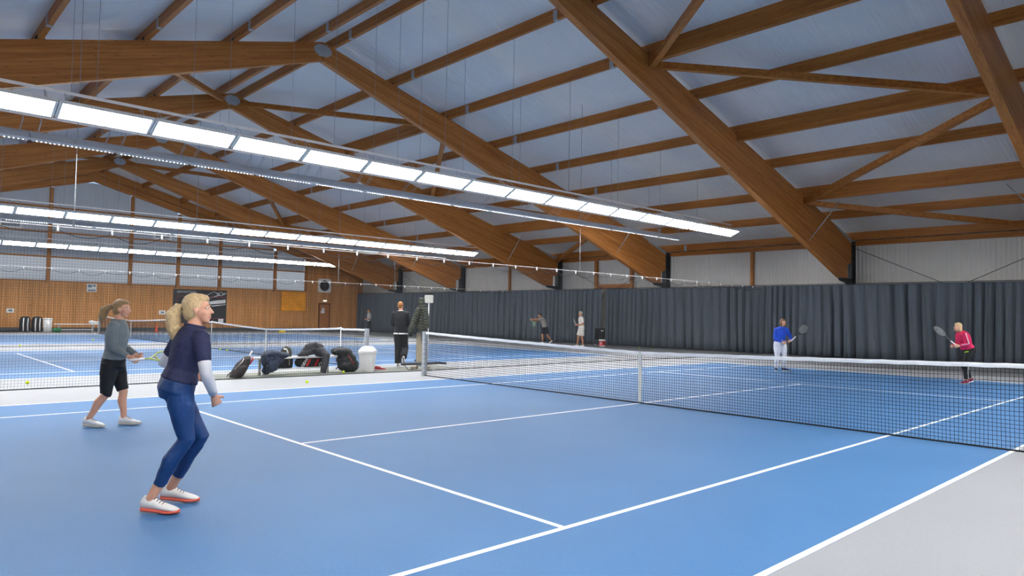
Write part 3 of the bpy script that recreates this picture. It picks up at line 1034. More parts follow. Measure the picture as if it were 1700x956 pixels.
ball(-32.4, 6.4, 'yellow tennis ball on the farthest court, seen above the leaning dark bag')
ball(-0.82, 19.6, 'yellow tennis ball at the curtain foot, just left of the woman in pink')

# ------------------------------------------------------------------ bench with bags
def bench(x, y0, y1, h, lab, depth=0.3):
    yc = (y0 + y1) / 2
    L2 = (y1 - y0) / 2
    t = thing('bench', lab, 'bench', (x, yc, 0), 0, 'white slatted player benches')
    for k in range(2):
        xx = -depth / 2 + k * depth / 2
        MB().box((xx + 0.004, -L2, h - 0.045), (xx + depth / 2 - 0.004, L2, h), 0.006).build('seat_slat', M_WHITE, t)
    MB().box((-0.08, -L2 + 0.35, 0.13), (0.08, L2 - 0.25, 0.155)).build('lower_shelf', M_WHITE, t)
    mg = mat('bench_leg_grey', 'a5a7a4', 0.5)
    for yy in (-L2 + 0.28, L2 - 0.3):
        for xx in (-depth / 2 + 0.03, depth / 2 - 0.03):
            MB().box((xx - 0.025, yy - 0.025, 0), (xx + 0.025, yy + 0.025, h - 0.047)).build('leg', mg, t)
        MB().box((-depth / 2 + 0.055, yy - 0.02, 0.09), (depth / 2 - 0.055, yy + 0.02, 0.128)).build('cross_rail', mg, t)
    return t
strip_o = MB().box((-9.15, -4.9, 0), (-7.95, 2.3, 0.004)).build('floor_strip', mat('strip_grey', '83877f', 0.9, noise=0.1, nscale=12))  # thin grey sheet, darker than the run-off floor around it
tag(strip_o, 'long grey strip on the floor under the bench and the bags', 'mat')
BX = -8.42
bench(BX, -3.5, -1.3, 0.43, 'white bench with lower shelf, loaded with bags behind the divider net')
bench(-42.3, -1.52, 0.85, 0.5, 'small white bench against the boarded end wall at left')

def soft(mb, voxel, m, name, parent, loc=None, rot=None, noise=0.0, smooth=4, nsc=0.12):
    me = remesh(mb, voxel, smooth)
    if noise:
        from mathutils import noise as NZ
        n = len(me.vertices)
        co, no = [0.0] * (3 * n), [0.0] * (3 * n)
        me.vertices.foreach_get('co', co)
        me.vertices.foreach_get('normal', no)
        for i in range(0, 3 * n, 3):
            p = Vector(co[i:i + 3])
            d = NZ.noise(p / nsc) * noise + NZ.noise(p / (nsc * 0.35)) * noise * 0.5
            co[i] += no[i] * d; co[i + 1] += no[i + 1] * d; co[i + 2] += no[i + 2] * d
        me.vertices.foreach_set('co', co)
        me.update()
    me.materials.clear()
    me.materials.append(m)
    return link(name, me, parent, loc, rot)

# leaning dark racket backpack at the left end
M_BROWN = mat('dark_brown_nylon', '2e2627', 0.7, noise=0.25, nscale=14, bump=0.3, bscale=40)
t = thing('backpack', 'dark brown racket backpack leaning at the left end of the bench', 'bag', (-8.15, -3.86, 0.004), R(0))
def tilt(p, a): return (p[0], p[1] * math.cos(a) + p[2] * math.sin(a), -p[1] * math.sin(a) + p[2] * math.cos(a))
A = R(30)
g = MB()
g.ring([((0, math.sin(A) * h_, math.cos(A) * h_), (w_, 0, 0), (0, d_, 0)) for h_, w_, d_ in ((0.0, .13, .13), (.05, .15, .15), (.2, .16, .16), (.36, .15, .14), (.47, .12, .10), (.53, .06, .06))])
soft(g, 0.012, M_BROWN, 'bag_body', t, (0, -0.08, 0.01), noise=0.012)
g = MB(); g.ring([((0.1, math.sin(A) * h_ + .0, math.cos(A) * h_), (w_, 0, 0), (0, d_, 0)) for h_, w_, d_ in ((.04, .07, .10), (.12, .09, .12), (.26, .09, .11), (.32, .05, .07))])
soft(g, 0.012, M_BROWN, 'front_pocket', t, (0, -0.08, 0.01), noise=0.008)
g = MB(); g.tube([(0.145, 0.17 + 0.02, 0.30), (0.15, 0.24, 0.40), (0.12, 0.25, 0.46)], [0.012, 0.02, 0.01], 8); g.build('red_trim', M_RED, t)
g = MB(); g.tube([(0.09, -0.14, 0.18), (0.12, 0.02, 0.36), (0.1, 0.06, 0.43)], 0.007, 6); g.build('zip', M_WHITE, t)
g = MB(); g.tube([(0.05, -0.2, 0.13), (0.06, -0.26, 0.08), (0.03, -0.28, 0.03)], 0.01, 6); g.build('strap', M_BLACK, t)
t2 = thing('racket', 'racket in the leaning backpack, only its white grip sticking out', 'racket', (-8.2, -3.66, 0.4), 0)
g = MB(); g.tube([(0, 0, -0.02), (0, 0.06, 0.1), (0, 0.105, 0.19)], [0.018, 0.018, 0.02], 10); g.build('grip', M_WHITE, t2)
g = MB(); g.tube([(0, -0.1, -0.2), (0, 0, -0.02)], 0.012, 8); g.build('shaft', M_RUBBER, t2)

# navy backpack over a black tote
M_NAVY = mat('navy_nylon', '1b2a44', 0.55, noise=0.3, nscale=10, bump=0.4, bscale=25)
t = thing('backpack', 'navy blue crumpled backpack hanging over the left end of the bench', 'bag', (-8.17, -3.02, 0.43))
g = MB()
g.ball((0.06, -0.12, -0.12), (.11, .2, .22)); g.ball((0.02, -0.08, 0.08), (.16, .24, .09)); g.ball((0.03, 0.17, 0.05), (.13, .16, .075)); g.ball((0.06, -0.26, -0.05), (.09, .1, .17)); g.ball((0.05, -0.22, -0.27), (.07, .1, .12)); g.ball((0.05, 0.05, -0.05), (.1, .14, .1))
soft(g, 0.012, M_NAVY, 'bag_body', t, noise=0.02)
g = MB(); g.ring([((0.17, -0.12, z_), (d_, 0, 0), (0, w_, 0)) for z_, d_, w_ in ((-.3, .03, .08), (-.27, .05, .12), (-.14, .055, .13), (-.06, .03, .1))], 16)
soft(g, 0.01, M_NAVY, 'front_pocket', t, noise=0.01)
g = MB(); g.tube([(0.1, -0.3, 0.1), (0.17, -0.3, -0.02), (0.16, -0.3, -0.2), (0.1, -0.27, -0.36)], 0.018, 8, flat=((0, 1, 0), 0.5)); g.build('shoulder_strap', M_BLACK, t)
g = MB(); g.tube([(0.13, -0.02, 0.0), (0.135, -0.02, -0.12), (0.12, -0.02, -0.26)], 0.012, 6, flat=((1, 0, 0), 0.4)); g.build('hanging_strap', mat('strap_grey', '9aa0a6', 0.7), t)
g = MB(); g.tube([(0.1, -0.24, 0.12), (0.12, -0.16, 0.02)], 0.008, 6); g.build('zip', M_WHITE, t)
for k, yy in enumerate((-0.16, -0.23)):
    g = MB(); g.ball((0.125, yy, -0.19 + 0.02 * k), (.008, .018, .018)); g.build('badge', M_WHITE, t)
t = thing('tote_bag', 'black tote bag standing on the lower shelf beside the navy backpack', 'bag', (BX, -2.72, 0.156))
g = MB(); g.ring([((0, 0, z_), (w_, 0, 0), (0, d_, 0)) for z_, w_, d_ in ((0.0, .10, .25), (.03, .11, .26), (.18, .11, .27), (.25, .08, .26))], 24)
soft(g, 0.012, M_BLACK, 'bag_body', t, noise=0.01)
g = MB(); g.tube([(0.115, 0.12, 0.22), (0.118, 0.12, 0.12), (0.116, 0.12, 0.07)], 0.012, 6, flat=((1, 0, 0), 0.4)); g.build('hanging_strap', mat('strap_tan', 'a39578', 0.7), t)
t = thing('cap', 'dark olive cap with a pale band lying on the bench beside the navy backpack', 'cap', (BX - 0.02, -2.62, 0.43))
g = MB(); g.ring([((0, 0, z_), (r_, 0, 0), (0, r_ * 1.05, 0)) for z_, r_ in ((0, .12), (.08, .125), (.17, .11), (.22, .07), (.24, .02))]); g.build('crown', mat('olive_cloth', '39382a', 0.8, noise=0.3, nscale=18), t)
g = MB(); g.tube([(0.10, -0.12, 0.19), (0.14, -0.06, 0.17), (0.15, -0.03, 0.1), (0.14, -0.02, 0.04)], 0.016, 8); g.build('pale_band', M_WHITE, t)

# jacket draped over bench
M_JACK = mat('dark_grey_padding', '34353a', 0.75, noise=0.25, nscale=12, bump=0.4, bscale=30)
t = thing('draped_jacket', 'dark grey jacket draped over the middle of the bench, one sleeve hanging to the floor', 'jacket', (-8.3, -1.95, 0.43))
g = MB()
g.tube([(0.0, -0.45, 0.02), (0.0, -0.2, 0.09), (0.0, 0.0, 0.14)], [0.03, 0.09, 0.1], 12)
g.tube([(-0.02, -0.35, 0.06), (-0.02, -0.2, 0.2), (-0.02, 0.0, 0.27), (0, 0.18, 0.16)], [0.04, 0.09, 0.08, 0.1], 12)
g.ball((0.02, 0.12, 0.1), (0.14, 0.16, 0.12))
soft(g, 0.012, M_JACK, 'jacket_body', t, noise=0.018)
g = MB(); g.tube([(0.1, 0.12, 0.12), (0.20, 0.2, 0.02), (0.21, 0.17, -0.18), (0.20, 0.12, -0.4)], [0.09, 0.10, 0.085, 0.07], 12)
soft(g, 0.012, M_JACK, 'sleeve', t, noise=0.012)

# lettered racket bag on lower shelf
t = thing('racket_bag', 'black racket bag with white letters and red stripes lying on the lower bench shelf', 'bag', (BX + 0.02, -1.98, 0.157))
g = MB(); g.ring([((0, y_, 0.115), (w_, 0, 0), (0, 0, h_)) for y_, w_, h_ in ((-0.42, .05, .06), (-.36, .09, .1), (-.2, .11, .113), (.2, .11, .113), (.4, .09, .1))], 20)
soft(g, 0.012, M_BLACK, 'bag_body', t)
for y_ in (-0.2, 0.02):
    g = MB(); g.prism([(y_, 0.03), (y_ + 0.05, 0.03), (y_ + 0.13, 0.2), (y_ + 0.08, 0.2)], 'x', 0.098, 0.115); g.build('red_stripe', M_RED, t)
text('GEAR', 0.10, M_WHITE, t, (0.117, -0.23, 0.12), (R(90), R(-58), R(90)))
text('OLIV', 0.11, M_WHITE, t, (0.117, 0.22, 0.12), (R(90), R(-58), R(90)))

# big black backpack right end
t = thing('backpack', 'big black backpack slumped against the right end of the bench, orange-red piping', 'bag', (-8.25, -1.1, 0.004))
g = MB()
g.ball((0.0, 0.02, 0.17), (.16, .27, .17)); g.ball((-0.02, -0.06, 0.32), (.15, .21, .2)); g.ball((0.0, -0.2, 0.53), (.15, .24, .11)); g.ball((0.0, -0.04, 0.5), (.14, .17, .12)); g.ball((0.0, 0.18, 0.17), (.13, .16, .17)); g.ball((-0.02, 0.1, 0.32), (.13, .17, .16))
soft(g, 0.012, mat('black_nylon', '191b20', 0.5, noise=0.3, nscale=10, bump=0.4, bscale=25), 'bag_body', t, noise=0.02)
g = MB(); g.ball((0.08, 0.13, 0.2), (.06, .11, .15)); soft(g, 0.012, M_BLACK, 'front_pocket', t, noise=0.01)
g = MB(); g.tube([(0.11, -0.04, 0.45), (0.135, 0.05, 0.33), (0.145, 0.12, 0.2)], 0.009, 6); g.build('red_piping', mat('orange_red', 'b8442c', 0.5), t)
g = MB(); g.tube([(0.1, -0.18, 0.15), (0.12, -0.3, 0.15), (0.1, -0.35, 0.1)], 0.014, 6); g.build('strap', M_BLACK, t)

# white swing-lid bin
t = thing('trash_bin', 'white plastic bin with faceted lid standing right of the black backpack', 'bin', (-8.28, -0.48, 0.004), R(47))
g = MB()
def sq(w, d, z): return [(-w, -d, z), (w, -d, z), (w, d, z), (-w, d, z)]
levels = [(.155, .155, 0), (.19, .19, .44), (.2, .2, .45), (.2, .2, .47)]
vs = sum([sq(*l) for l in levels], [])
fs = [(3, 2, 1, 0), (12, 13, 14, 15)] + [(i * 4 + j, i * 4 + (j + 1) % 4, i * 4 + 4 + (j + 1) % 4, i * 4 + 4 + j) for i in range(3) for j in range(4)]
g.add(vs, fs)
bn = g.build('bin_body', M_WHITE, t)
bv = bn.modifiers.new('b', 'BEVEL'); bv.width = 0.015; bv.segments = 3
g = MB()
levels = [(.205, .205, .472), (.205, .205, .53), (.12, .12, .635), (.10, .10, .64)]
vs = sum([sq(*l) for l in levels], [])
g.add(vs, fs)
bn = g.build('bin_lid', M_WHITE, t)
bv = bn.modifiers.new('b', 'BEVEL'); bv.width = 0.012; bv.segments = 2
MB().box((0.196, -0.05, 0.43), (0.203, 0.0, 0.445)).build('label_mark', M_PLINTH, t)

# shoe builder, used for the pair on the floor and for the players
def shoe_parts(parent, heel, ax, up, m_up, m_sole, L_=0.28, acc=None):
    heel, ax, up = Vector(heel), Vector(ax).normalized(), Vector(up)
    up = (up - ax * up.dot(ax)).normalized()
    sd = ax.cross(up)
    W = [(0.0, .026, .07), (.06, .034, .095), (.2, .036, .092), (.36, .036, .08), (.52, .040, .058), (.7, .044, .044), (.86, .038, .034), (.96, .022, .026), (1.0, .008, .02)]
    g = MB()
    secs = []
    for a, w, h in W:
        secs.append((heel + ax * (a * L_) + up * (0.022 + h / 2), sd * w, up * (h / 2)))
    g.ring(secs, 14)
    o = g.build('shoe', m_up, parent)
    g = MB()
    secs = []
    for a, w, h in [(-.02, .012, 0), (.03, .034, 0), (.2, .038, 0), (.45, .036, 0), (.7, .049, 0), (.86, .043, 0), (.97, .026, 0), (1.01, .008, 0)]:
        z = 0.016 + (0.012 * max(0, a - .75) / .25)
        secs.append((heel + ax * (a * L_) + up * z, sd * w, up * 0.0155))
    g.ring(secs, 14)
    g.build('sole', m_sole, o)
    if acc:
        g = MB()
        for q in range(4):
            c = heel + ax * (0.36 + q * 0.07) * L_ + up * (0.105 - q * 0.011)
            g.tube([c - sd * 0.025 - up * 0.004, c + up * 0.006, c + sd * 0.025 - up * 0.004], 0.0035, 6)
        g.build('laces', acc, o)
    return o
t = thing('shoe_pair', 'pair of red and white shoes on the floor right of the white bin', 'shoes', (-8.3, -0.08, 0.004), R(80))
for k in (0, 1):
    shoe_parts(t, (-0.12, -0.08 + k * 0.13, 0), (1, 0.1 * k, 0), (0, 0, 1), mat('shoe_red', 'a3202c', 0.6, noise=0.3, nscale=25), M_WHITE, 0.27, M_WHITE)

# ------------------------------------------------------------------ scoreboard stand with jacket
t = thing('scoreboard_stand', 'stand beside the near net post: white pole with small board, wooden upright, dark roller', 'stand', (-8.03, 1.0, 0.004), R(47))
MB().tube([(0.2, 0.05, 0.08), (0.2, 0.05, 1.86)], 0.016, 8).build('pole', M_WHITE, t)
MB().box((0.08, 0.03, 1.80), (0.32, 0.07, 2.02), 0.03).build('board', mat('board_offwhite', 'dcdcd4', 0.5), t)
MB().box((-0.12, 0.08, 0.09), (0.03, 0.13, 0.98), 0.01).build('upright', mat('pale_wood', 'b0a48c', 0.6, noise=0.15, nscale=5, stretch=(6, 6, 0.6)), t)
MB().tube([(-0.42, -0.515, 0.175), (0.45, 0.297, 0.165)], 0.04, 12).build('roller', mat('roller_grey', '4a4b50', 0.6), t)
MB().tube([(0.45, 0.297, 0.165), (0.66, 0.493, 0.15)], 0.03, 12).build('roller_end', M_DSTEEL, t)
MB().tube([(-0.18, 0.3, 0.22), (0.02, 0.3, 0.22)], 0.03, 10).build('rear_roller', M_DSTEEL, t)
for xx in (-0.16, 0.16):
    MB().box((xx - 0.08, -0.1, 0), (xx + 0.08, 0.3, 0.085), 0.008).build('foot_block', mat('block_wood', '9a8f80', 0.7, noise=0.15), t)
MB().box((-0.09, -0.02, 0.088), (0.2, 0.07, 0.13)).build('base_rail', M_STEEL, t)
MB().box((-0.10, 0.07, 0.96), (0.10, 0.14, 1.0)).build('crossbar', M_STEEL, t)
MB().tube([(-0.02, 0.10, 0.98), (-0.02, 0.10, 1.92)], 0.015, 8).build('coat_rod', M_STEEL, t)
g = MB(); g.tube([(0.05, 0.0, 1.05), (0.07, -0.01, 0.8), (0.12, -0.02, 0.5), (0.15, -0.02, 0.26)], [0.05, 0.05, 0.035, 0.03], 10, flat=((0, 1, 0), 0.4))
trs = g.build('hanging_trousers', mat('slate_cloth', '5c5f6a', 0.8, noise=0.15), None, (-8.03, 1.0, 0.004), (0, 0, R(47)))
tag(trs, 'slate grey trousers hanging down below the olive jacket on the stand', 'trousers')

M_OLIVE = mat('olive_puffer', '3b3f32', 0.55, noise=0.2, nscale=10)
t = thing('puffer_jacket', 'olive quilted hooded jacket hanging on the stand behind the net post', 'jacket', (-8.03, 1.0, 0.004), R(47))
def puffy(pts, rad, pitch, n=18):
    """tube with quilted bulges along its length"""
    pts = [Vector(p) for p in pts]
    out, rr = [], []
    for (a, b), (ra, rb) in zip(zip(pts[:-1], pts[1:]), zip(rad[:-1], rad[1:])):
        k = max(2, int((b - a).length / (pitch / 7)))
        for i in range(k):
            out.append(a.lerp(b, i / k)); rr.append(ra + (rb - ra) * i / k)
    out.append(pts[-1]); rr.append(rad[-1])
    s = 0.0
    for i in range(len(out)):
        if i: s += (out[i] - out[i - 1]).length
        rr[i] *= 0.80 + 0.23 * abs(math.sin(PI * s / pitch)) ** 0.6
    g = MB(); g.tube(out, rr, n, flat=((0, 1, 0), 0.7))
    return g
puffy([(0.0, 0.06, 1.94), (0.0, 0.05, 1.80), (0.0, 0.04, 1.72)], [0.075, 0.105, 0.09], 0.055).build('hood', M_OLIVE, t)
puffy([(0.02, 0.03, 1.74), (0.03, 0.02, 1.55), (0.03, 0.02, 1.3), (0.02, 0.02, 1.02)], [0.095, 0.14, 0.155, 0.145], 0.075).build('jacket_body', M_OLIVE, t)
puffy([(-0.05, -0.06, 1.66), (-0.13, -0.09, 1.4), (-0.22, -0.09, 1.15), (-0.26, -0.09, 1.0)], [0.075, 0.092, 0.085, 0.07], 0.065).build('sleeve', M_OLIVE, t)
puffy([(0.1, -0.06, 1.66), (0.15, -0.09, 1.4), (0.17, -0.09, 1.12)], [0.08, 0.09, 0.075], 0.065).build('sleeve', M_OLIVE, t)
g = MB(); g.tube([(-0.26, -0.09, 1.02), (-0.265, -0.09, 0.90)], [0.055, 0.05], 12); g.build('cuff', M_BLACK, t)

# loose net cord and pulley rope by the tall man
g = MB(); g.tube([(0, 0, 2.9), (0, 0.05, 1.6), (0.03, 0.2, 0.8), (0.02, 0.38, 0.15), (0.03, 0.5, 0.02), (0.05, 0.65, 0.015)], 0.008, 6)
o = g.build('hanging_cable', M_RUBBER, None, (-7.9, 0.02, 0.005)); tag(o, 'thin black cable hanging down the divider net beside the tall man', 'cable')

# ------------------------------------------------------------------ things along the far walls
for k, (y, lab) in enumerate(((-2.95, 'black tennis bag with white stripes upright at the end wall, left of two'), (-2.35, 'black tennis bag with white stripes upright at the end wall, beside the white bucket'))):
    t = thing('tennis_bag', lab, 'bag', (-42.4, y, 0.002), 0, 'striped tennis bags at the end wall')
    g = MB(); g.ring([((0, 0, z_), (w_, 0, 0), (0, d_, 0)) for z_, w_, d_ in ((0, .15, .24), (.05, .18, .28), (.7, .18, .28), (.88, .12, .22), (.92, .05, .1))], 20)
    g.build('bag_body', M_BLACK, t)
    for yy in (-0.09, 0.13):
        MB().tube([(0.185, yy, 0.06), (0.19, yy - 0.02, 0.45), (0.17, yy, 0.82)], 0.03, 8, flat=((1, 0, 0), 0.3)).build('white_stripe', M_WHITE, t)
t = thing('bucket', 'white plastic bucket with lid at the end wall, between striped bag and green bag', 'bucket', (-42.3, -1.83, 0.002))
MB().lathe([(.2, 0), (.22, .3), (.235, .72)], n=24).build('bucket_body', M_WHITE, t)
MB().lathe([(.25, .722), (.25, .8), (.22, .83)], n=24).build('lid', M_WHITE, t)
MB().tube([(0.2, -0.2, 0.55), (0.27, 0, 0.45), (0.2, 0.2, 0.55)], 0.008, 6).build('bucket_handle', M_STEEL, t)
g = MB(); g.ball((0, 0, 0.12), (.2, .26, .14)); g.ball((0.05, 0.1, 0.16), (.12, .14, .1))
o = soft(g, 0.03, mat('green_cloth', '1d6b3f', 0.7), 'green_bag', None, (-41.75, -1.45, 0.0), noise=0.02); tag(o, 'small green bag on the floor left of the far white bench', 'bag')
g = MB(); g.ball((0, 0, 0.06), (.2, .6, .07)); g.ball((0.05, 0.4, 0.07), (.15, .4, .07))
o = soft(g, 0.03, M_BLACK, 'dark_cloth', None, (-42.2, -3.9, 0.0), noise=0.02); tag(o, 'flat dark cloth lying on the floor left of the striped bags', 'cloth')
g = MB(); g.ball((0, 0, 0.1), (.15, .3, .1)); g.ball((0.0, -0.12, 0.16), (.1, .14, .08))
o = soft(g, 0.03, M_WHITE, 'white_towel', None, (-42.3, 0.6, 0.49), noise=0.03); tag(o, 'crumpled white towel on the right end of the far bench', 'towel')
t = thing('traffic_cone', 'orange cone on the farthest court behind the net between the two near women', 'cone', (-41.6, 4.05, 0.002))
MB().lathe([(.11, .03), (.1, .05), (.035, .5), (.03, .52)], n=18).build('cone_body', mat('cone_orange', 'e0561c', 0.5), t)
MB().box((-0.15, -0.15, 0), (0.15, 0.15, 0.03), 0.01).build('cone_base', mat('cone_orange', 'e0561c', 0.5), t)
t = thing('marker_dome', 'yellow marker dome on the floor beyond the second net, below the orange board', 'marker', (-40.0, 11.9, 0.002))
MB().lathe([(.26, 0), (.25, .05), (.19, .15), (.11, .2), (.1, .2)], n=20).build('dome', mat('marker_yellow', 'e8c214', 0.5), t)
MB().lathe([(.1, .2), (.095, .205), (.02, .207)], n=20).build('dome_hole', M_PLINTH, t)

# folding chair and bucket by the curtain gap
t = thing('ball_trolley', 'black fabric ball trolley on wheeled legs with white emblem, before the curtain gap', 'trolley', (-16.35, 18.55, 0.002), R(47))
MB().box((-0.27, -0.12, 0.34), (0.27, 0.12, 0.92), 0.02).build('fabric_box', M_BLACK, t)
for xx in (-0.25, 0.25):
    MB().tube([(xx, -0.13, 0.0), (-xx * 0.2, -0.13, 0.45), (xx, -0.13, 0.9)], 0.012, 6).build('leg', M_DSTEEL, t)
    MB().tube([(xx, 0.13, 0.0), (xx, 0.13, 0.9)], 0.012, 6).build('leg', M_DSTEEL, t)
    g = MB(); g.ring([((xx - 0.02, -0.13, 0.045), (0, 0.045, 0), (0, 0, 0.045)), ((xx + 0.02, -0.13, 0.045), (0, 0.045, 0), (0, 0, 0.045))], 14); g.build('wheel', M_WHITE, t)
g = MB()
for s in (-1, 1):
    g.prism([(0.12, 0.8), (0.12 + s * 0.02, 0.75), (0.12 + s * 0.09, 0.8), (0.12 + s * 0.08, 0.84), (0.12 + s * 0.02, 0.82)], 'y', -0.126, -0.1205)
g.build('white_emblem', M_WHITE, t)
t = thing('bucket', 'red ball bucket with white rim and letter, on the floor before the curtain gap', 'bucket', (-15.85, 18.15, 0.002), R(47))
MB().lathe([(.145, 0), (.15, .03), (.16, .27)], n=24).build('bucket_body', M_RED, t)
MB().lathe([(.172, .272), (.172, .34), (.165, .355)], n=24).build('lid', M_WHITE, t)
MB().lathe([(.149, .0), (.153, .035)], n=24).build('white_band', M_WHITE, t)
text('P', 0.2, M_WHITE, t, (-0.075, -0.142, 0.15), (R(90), 0, R(-25)))

# ------------------------------------------------------------------ rackets
def racket(label, grip, d, nrm, m_frame, loc, rz):
    """grip point, direction towards the head, string-bed normal, in the local frame at loc / rz"""
    t = thing('racket', label, 'racket', loc, rz, 'rackets in the players hands')
    p, d = Vector(grip), Vector(d).normalized()
    n = Vector(nrm); n = (n - d * n.dot(d)).normalized()
    s = d.cross(n)
    MB().tube([p - d * 0.07, p + d * 0.13], 0.016, 10).build('grip', M_WHITE, t)
    g = MB()
    c = p + d * 0.46
    lp = [c + d * 0.165 * math.cos(a) + s * 0.128 * math.sin(a) for a in [2 * PI * i / 32 for i in range(32)]]
    g.tube(lp, 0.011, 8, True)
    g.tube([p + d * 0.13, p + d * 0.2, c - d * 0.13 + s * 0.075], 0.010, 8)
    g.tube([p + d * 0.13, p + d * 0.2, c - d * 0.13 - s * 0.075], 0.010, 8)
    g.build('frame', m_frame, t)
    g = MB()
    for i in range(-6, 7):
        a = i / 7
        h = math.sqrt(1 - a * a)
        g.tube([c + s * 0.126 * a - d * 0.163 * h, c + s * 0.126 * a + d * 0.163 * h], 0.0012, 4)
        g.tube([c + d * 0.163 * a - s * 0.126 * h, c + d * 0.163 * a + s * 0.126 * h], 0.0012, 4)
    g.build('strings', mat('string_white', 'd8d8d0', 0.5), t)['kind'] = 'stuff'
    return t

# ------------------------------------------------------------------ people
def interp(a, b, t): return Vector(a).lerp(Vector(b), t)

def person(label, loc, J, phi, hphi, skin, hair, top, bottom, shoes, rz=R(46.97), sex='f', sleeve=('short', None), legs='long',
           hairstyle='short', hpitch=0.0, voxel=0.011, foot=None, size=1.0, tight=0.012, hands=(0.0, 0.0), undersleeve=None, extra=None, top_tight=0.016, cuff=None):
    """J: joints in metres in the person's own frame; phi: chest direction, hphi: face direction (radians from local x)"""
    t = thing('person', label, 'person', loc, rz, 'people on the courts')
    J = {k: Vector(v) for k, v in J.items()}
    fw = Vector((math.cos(phi), math.sin(phi), 0))
    lt = Vector((-fw.y, fw.x, 0))
    P, Ch, N, H = J['P'], J['Ch'], J['N'], J['H']
    wS = 1.0 if sex == 'f' else 1.12
    z_ = Vector((0, 0, 1))
    def section(c, tan, w, dpt):
        tan = tan.normalized()
        a = (lt - tan * lt.dot(tan)).normalized()
        b = tan.cross(a)
        return (c, a * w, b * dpt)
    sp1, sp2 = (Ch - P), (N - Ch)
    hipw = 0.172 if sex == 'f' else 0.165
    def torso(g, k, lo=-1, hi=9):
        S = [(0, P - sp1.normalized() * 0.10, sp1, 0.10, 0.09), (1, P - sp1.normalized() * 0.03, sp1, hipw, 0.122), (2, interp(P, Ch, 0.18), sp1, hipw * 0.95, 0.115),
             (3, interp(P, Ch, 0.5), sp1, 0.128 * wS, 0.098), (4, interp(P, Ch, 0.85), sp1 + sp2, 0.14 * wS, 0.11), (5, interp(Ch, N, 0.25), sp2, 0.155 * wS, 0.118),
             (6, interp(Ch, N, 0.62), sp2, 0.158 * wS, 0.098), (7, interp(Ch, N, 0.92), sp2, 0.11 * wS, 0.075), (8, interp(Ch, N, 1.06), sp2, 0.058, 0.06)]
        g.ring([section(c, tn, (w + k) * size, (d_ + k) * size) for i, c, tn, w, d_ in S if lo <= i <= hi], 24)
    # ---- body skin
    g = MB()
    torso(g, -0.004)
    hd = Vector((math.cos(hphi), math.sin(hphi), math.tan(hpitch))).normalized()
    hl = z_.cross(hd).normalized()
    hu = hd.cross(hl)
    g.tube([N - (N - Ch).normalized() * 0.05, interp(N, H, 0.45) - hd * 0.01, H - hu * 0.03 - hd * 0.02], [0.058 * size, 0.05 * wS * size, 0.052 * size], 14)
    A3 = (hd, hl, hu)
    def hp(a, b, c): return H + (hd * a + hl * b + hu * c) * size
    g.ball(hp(-0.012, 0, 0.025), [q * size for q in (0.092, 0.072, 0.088)], 20, 14, A3)
    g.ball(hp(0.028, 0, -0.03), [q * size for q in (0.058, 0.056, 0.075)], 18, 12, A3)
    g.ball(hp(0.05, 0, -0.088), [q * size for q in (0.028, 0.03, 0.022)], 14, 10, A3)
    g.ring([(hp(0.078, 0, 0.012), hl * 0.009, hd * 0.008), (hp(0.096, 0, -0.018), hl * 0.012, hd * 0.012), (hp(0.102, 0, -0.034), hl * 0.016, hd * 0.013), (hp(0.086, 0, -0.042), hl * 0.013, hd * 0.01)], 10)
    for s in (-1, 1):
        g.ball(hp(0.058, s * 0.03, 0.014), (0.024, 0.026, 0.012), 10, 8, A3)
        g.ball(hp(-0.005, s * 0.074, -0.012), (0.018, 0.009, 0.03), 10, 8, A3)
        g.ball(hp(0.045, s * 0.038, -0.03), (0.028, 0.022, 0.022), 10, 8, A3)
    g.ball(hp(0.08, 0, -0.058), (0.011, 0.022, 0.006), 10, 8, A3)
    g.ball(hp(0.078, 0, -0.069), (0.011, 0.02, 0.007), 10, 8, A3)
    limb = {}
    for s, c in ((1, 'L'), (-1, 'R')):
        S_, E_, W_ = J['S' + c], J['E' + c], J['W' + c]
        a_ = [interp(N, S_, 0.45) - z_ * 0.03, S_, interp(S_, E_, 0.35), interp(S_, E_, 0.8), E_, interp(E_, W_, 0.25), interp(E_, W_, 0.7), W_]
        ra = [0.05, 0.053, 0.047, 0.039, 0.036, 0.038, 0.029, 0.024]
        if sex == 'm': ra = [q * 1.15 for q in ra]
        limb['A' + c] = (a_, [q * size for q in ra])
        g.tube(*limb['A' + c], 14)
        H_, K_, A_ = J['H' + c], J['K' + c], J['A' + c]
        l_ = [H_ + z_ * 0.02, interp(H_, K_, 0.3), interp(H_, K_, 0.75), K_, interp(K_, A_, 0.14), interp(K_, A_, 0.34) - hd * 0.0, interp(K_, A_, 0.68), A_]
        rl = [0.09, 0.088, 0.064, 0.054, 0.05, 0.055, 0.04, 0.034]
        # calf bulges backwards
        l_[5] = l_[5] - fw * 0.015
        l_[3] = l_[3] + fw * 0.008
        limb['L' + c] = (l_, [q * size for q in rl])
        g.tube(*limb['L' + c], 16)
        ft = (foot or {}).get(c, (phi, 0.0))
        ax = Vector((math.cos(ft[0]) * math.cos(ft[1]), math.sin(ft[0]) * math.cos(ft[1]), -math.sin(ft[1])))
        up = Vector((math.cos(ft[0]) * math.sin(ft[1]), math.sin(ft[0]) * math.sin(ft[1]), math.cos(ft[1])))
        g.tube([A_, A_ - up * 0.035 + ax * 0.02, A_ - up * 0.05 + ax * 0.10], [0.034 * size, 0.032, 0.026], 12)
        limb['F' + c] = (A_ - up * 0.088 - ax * 0.058, ax, up)
    me = remesh(g, voxel, 2)
    # ---- hands with five fingers
    hm = MB()
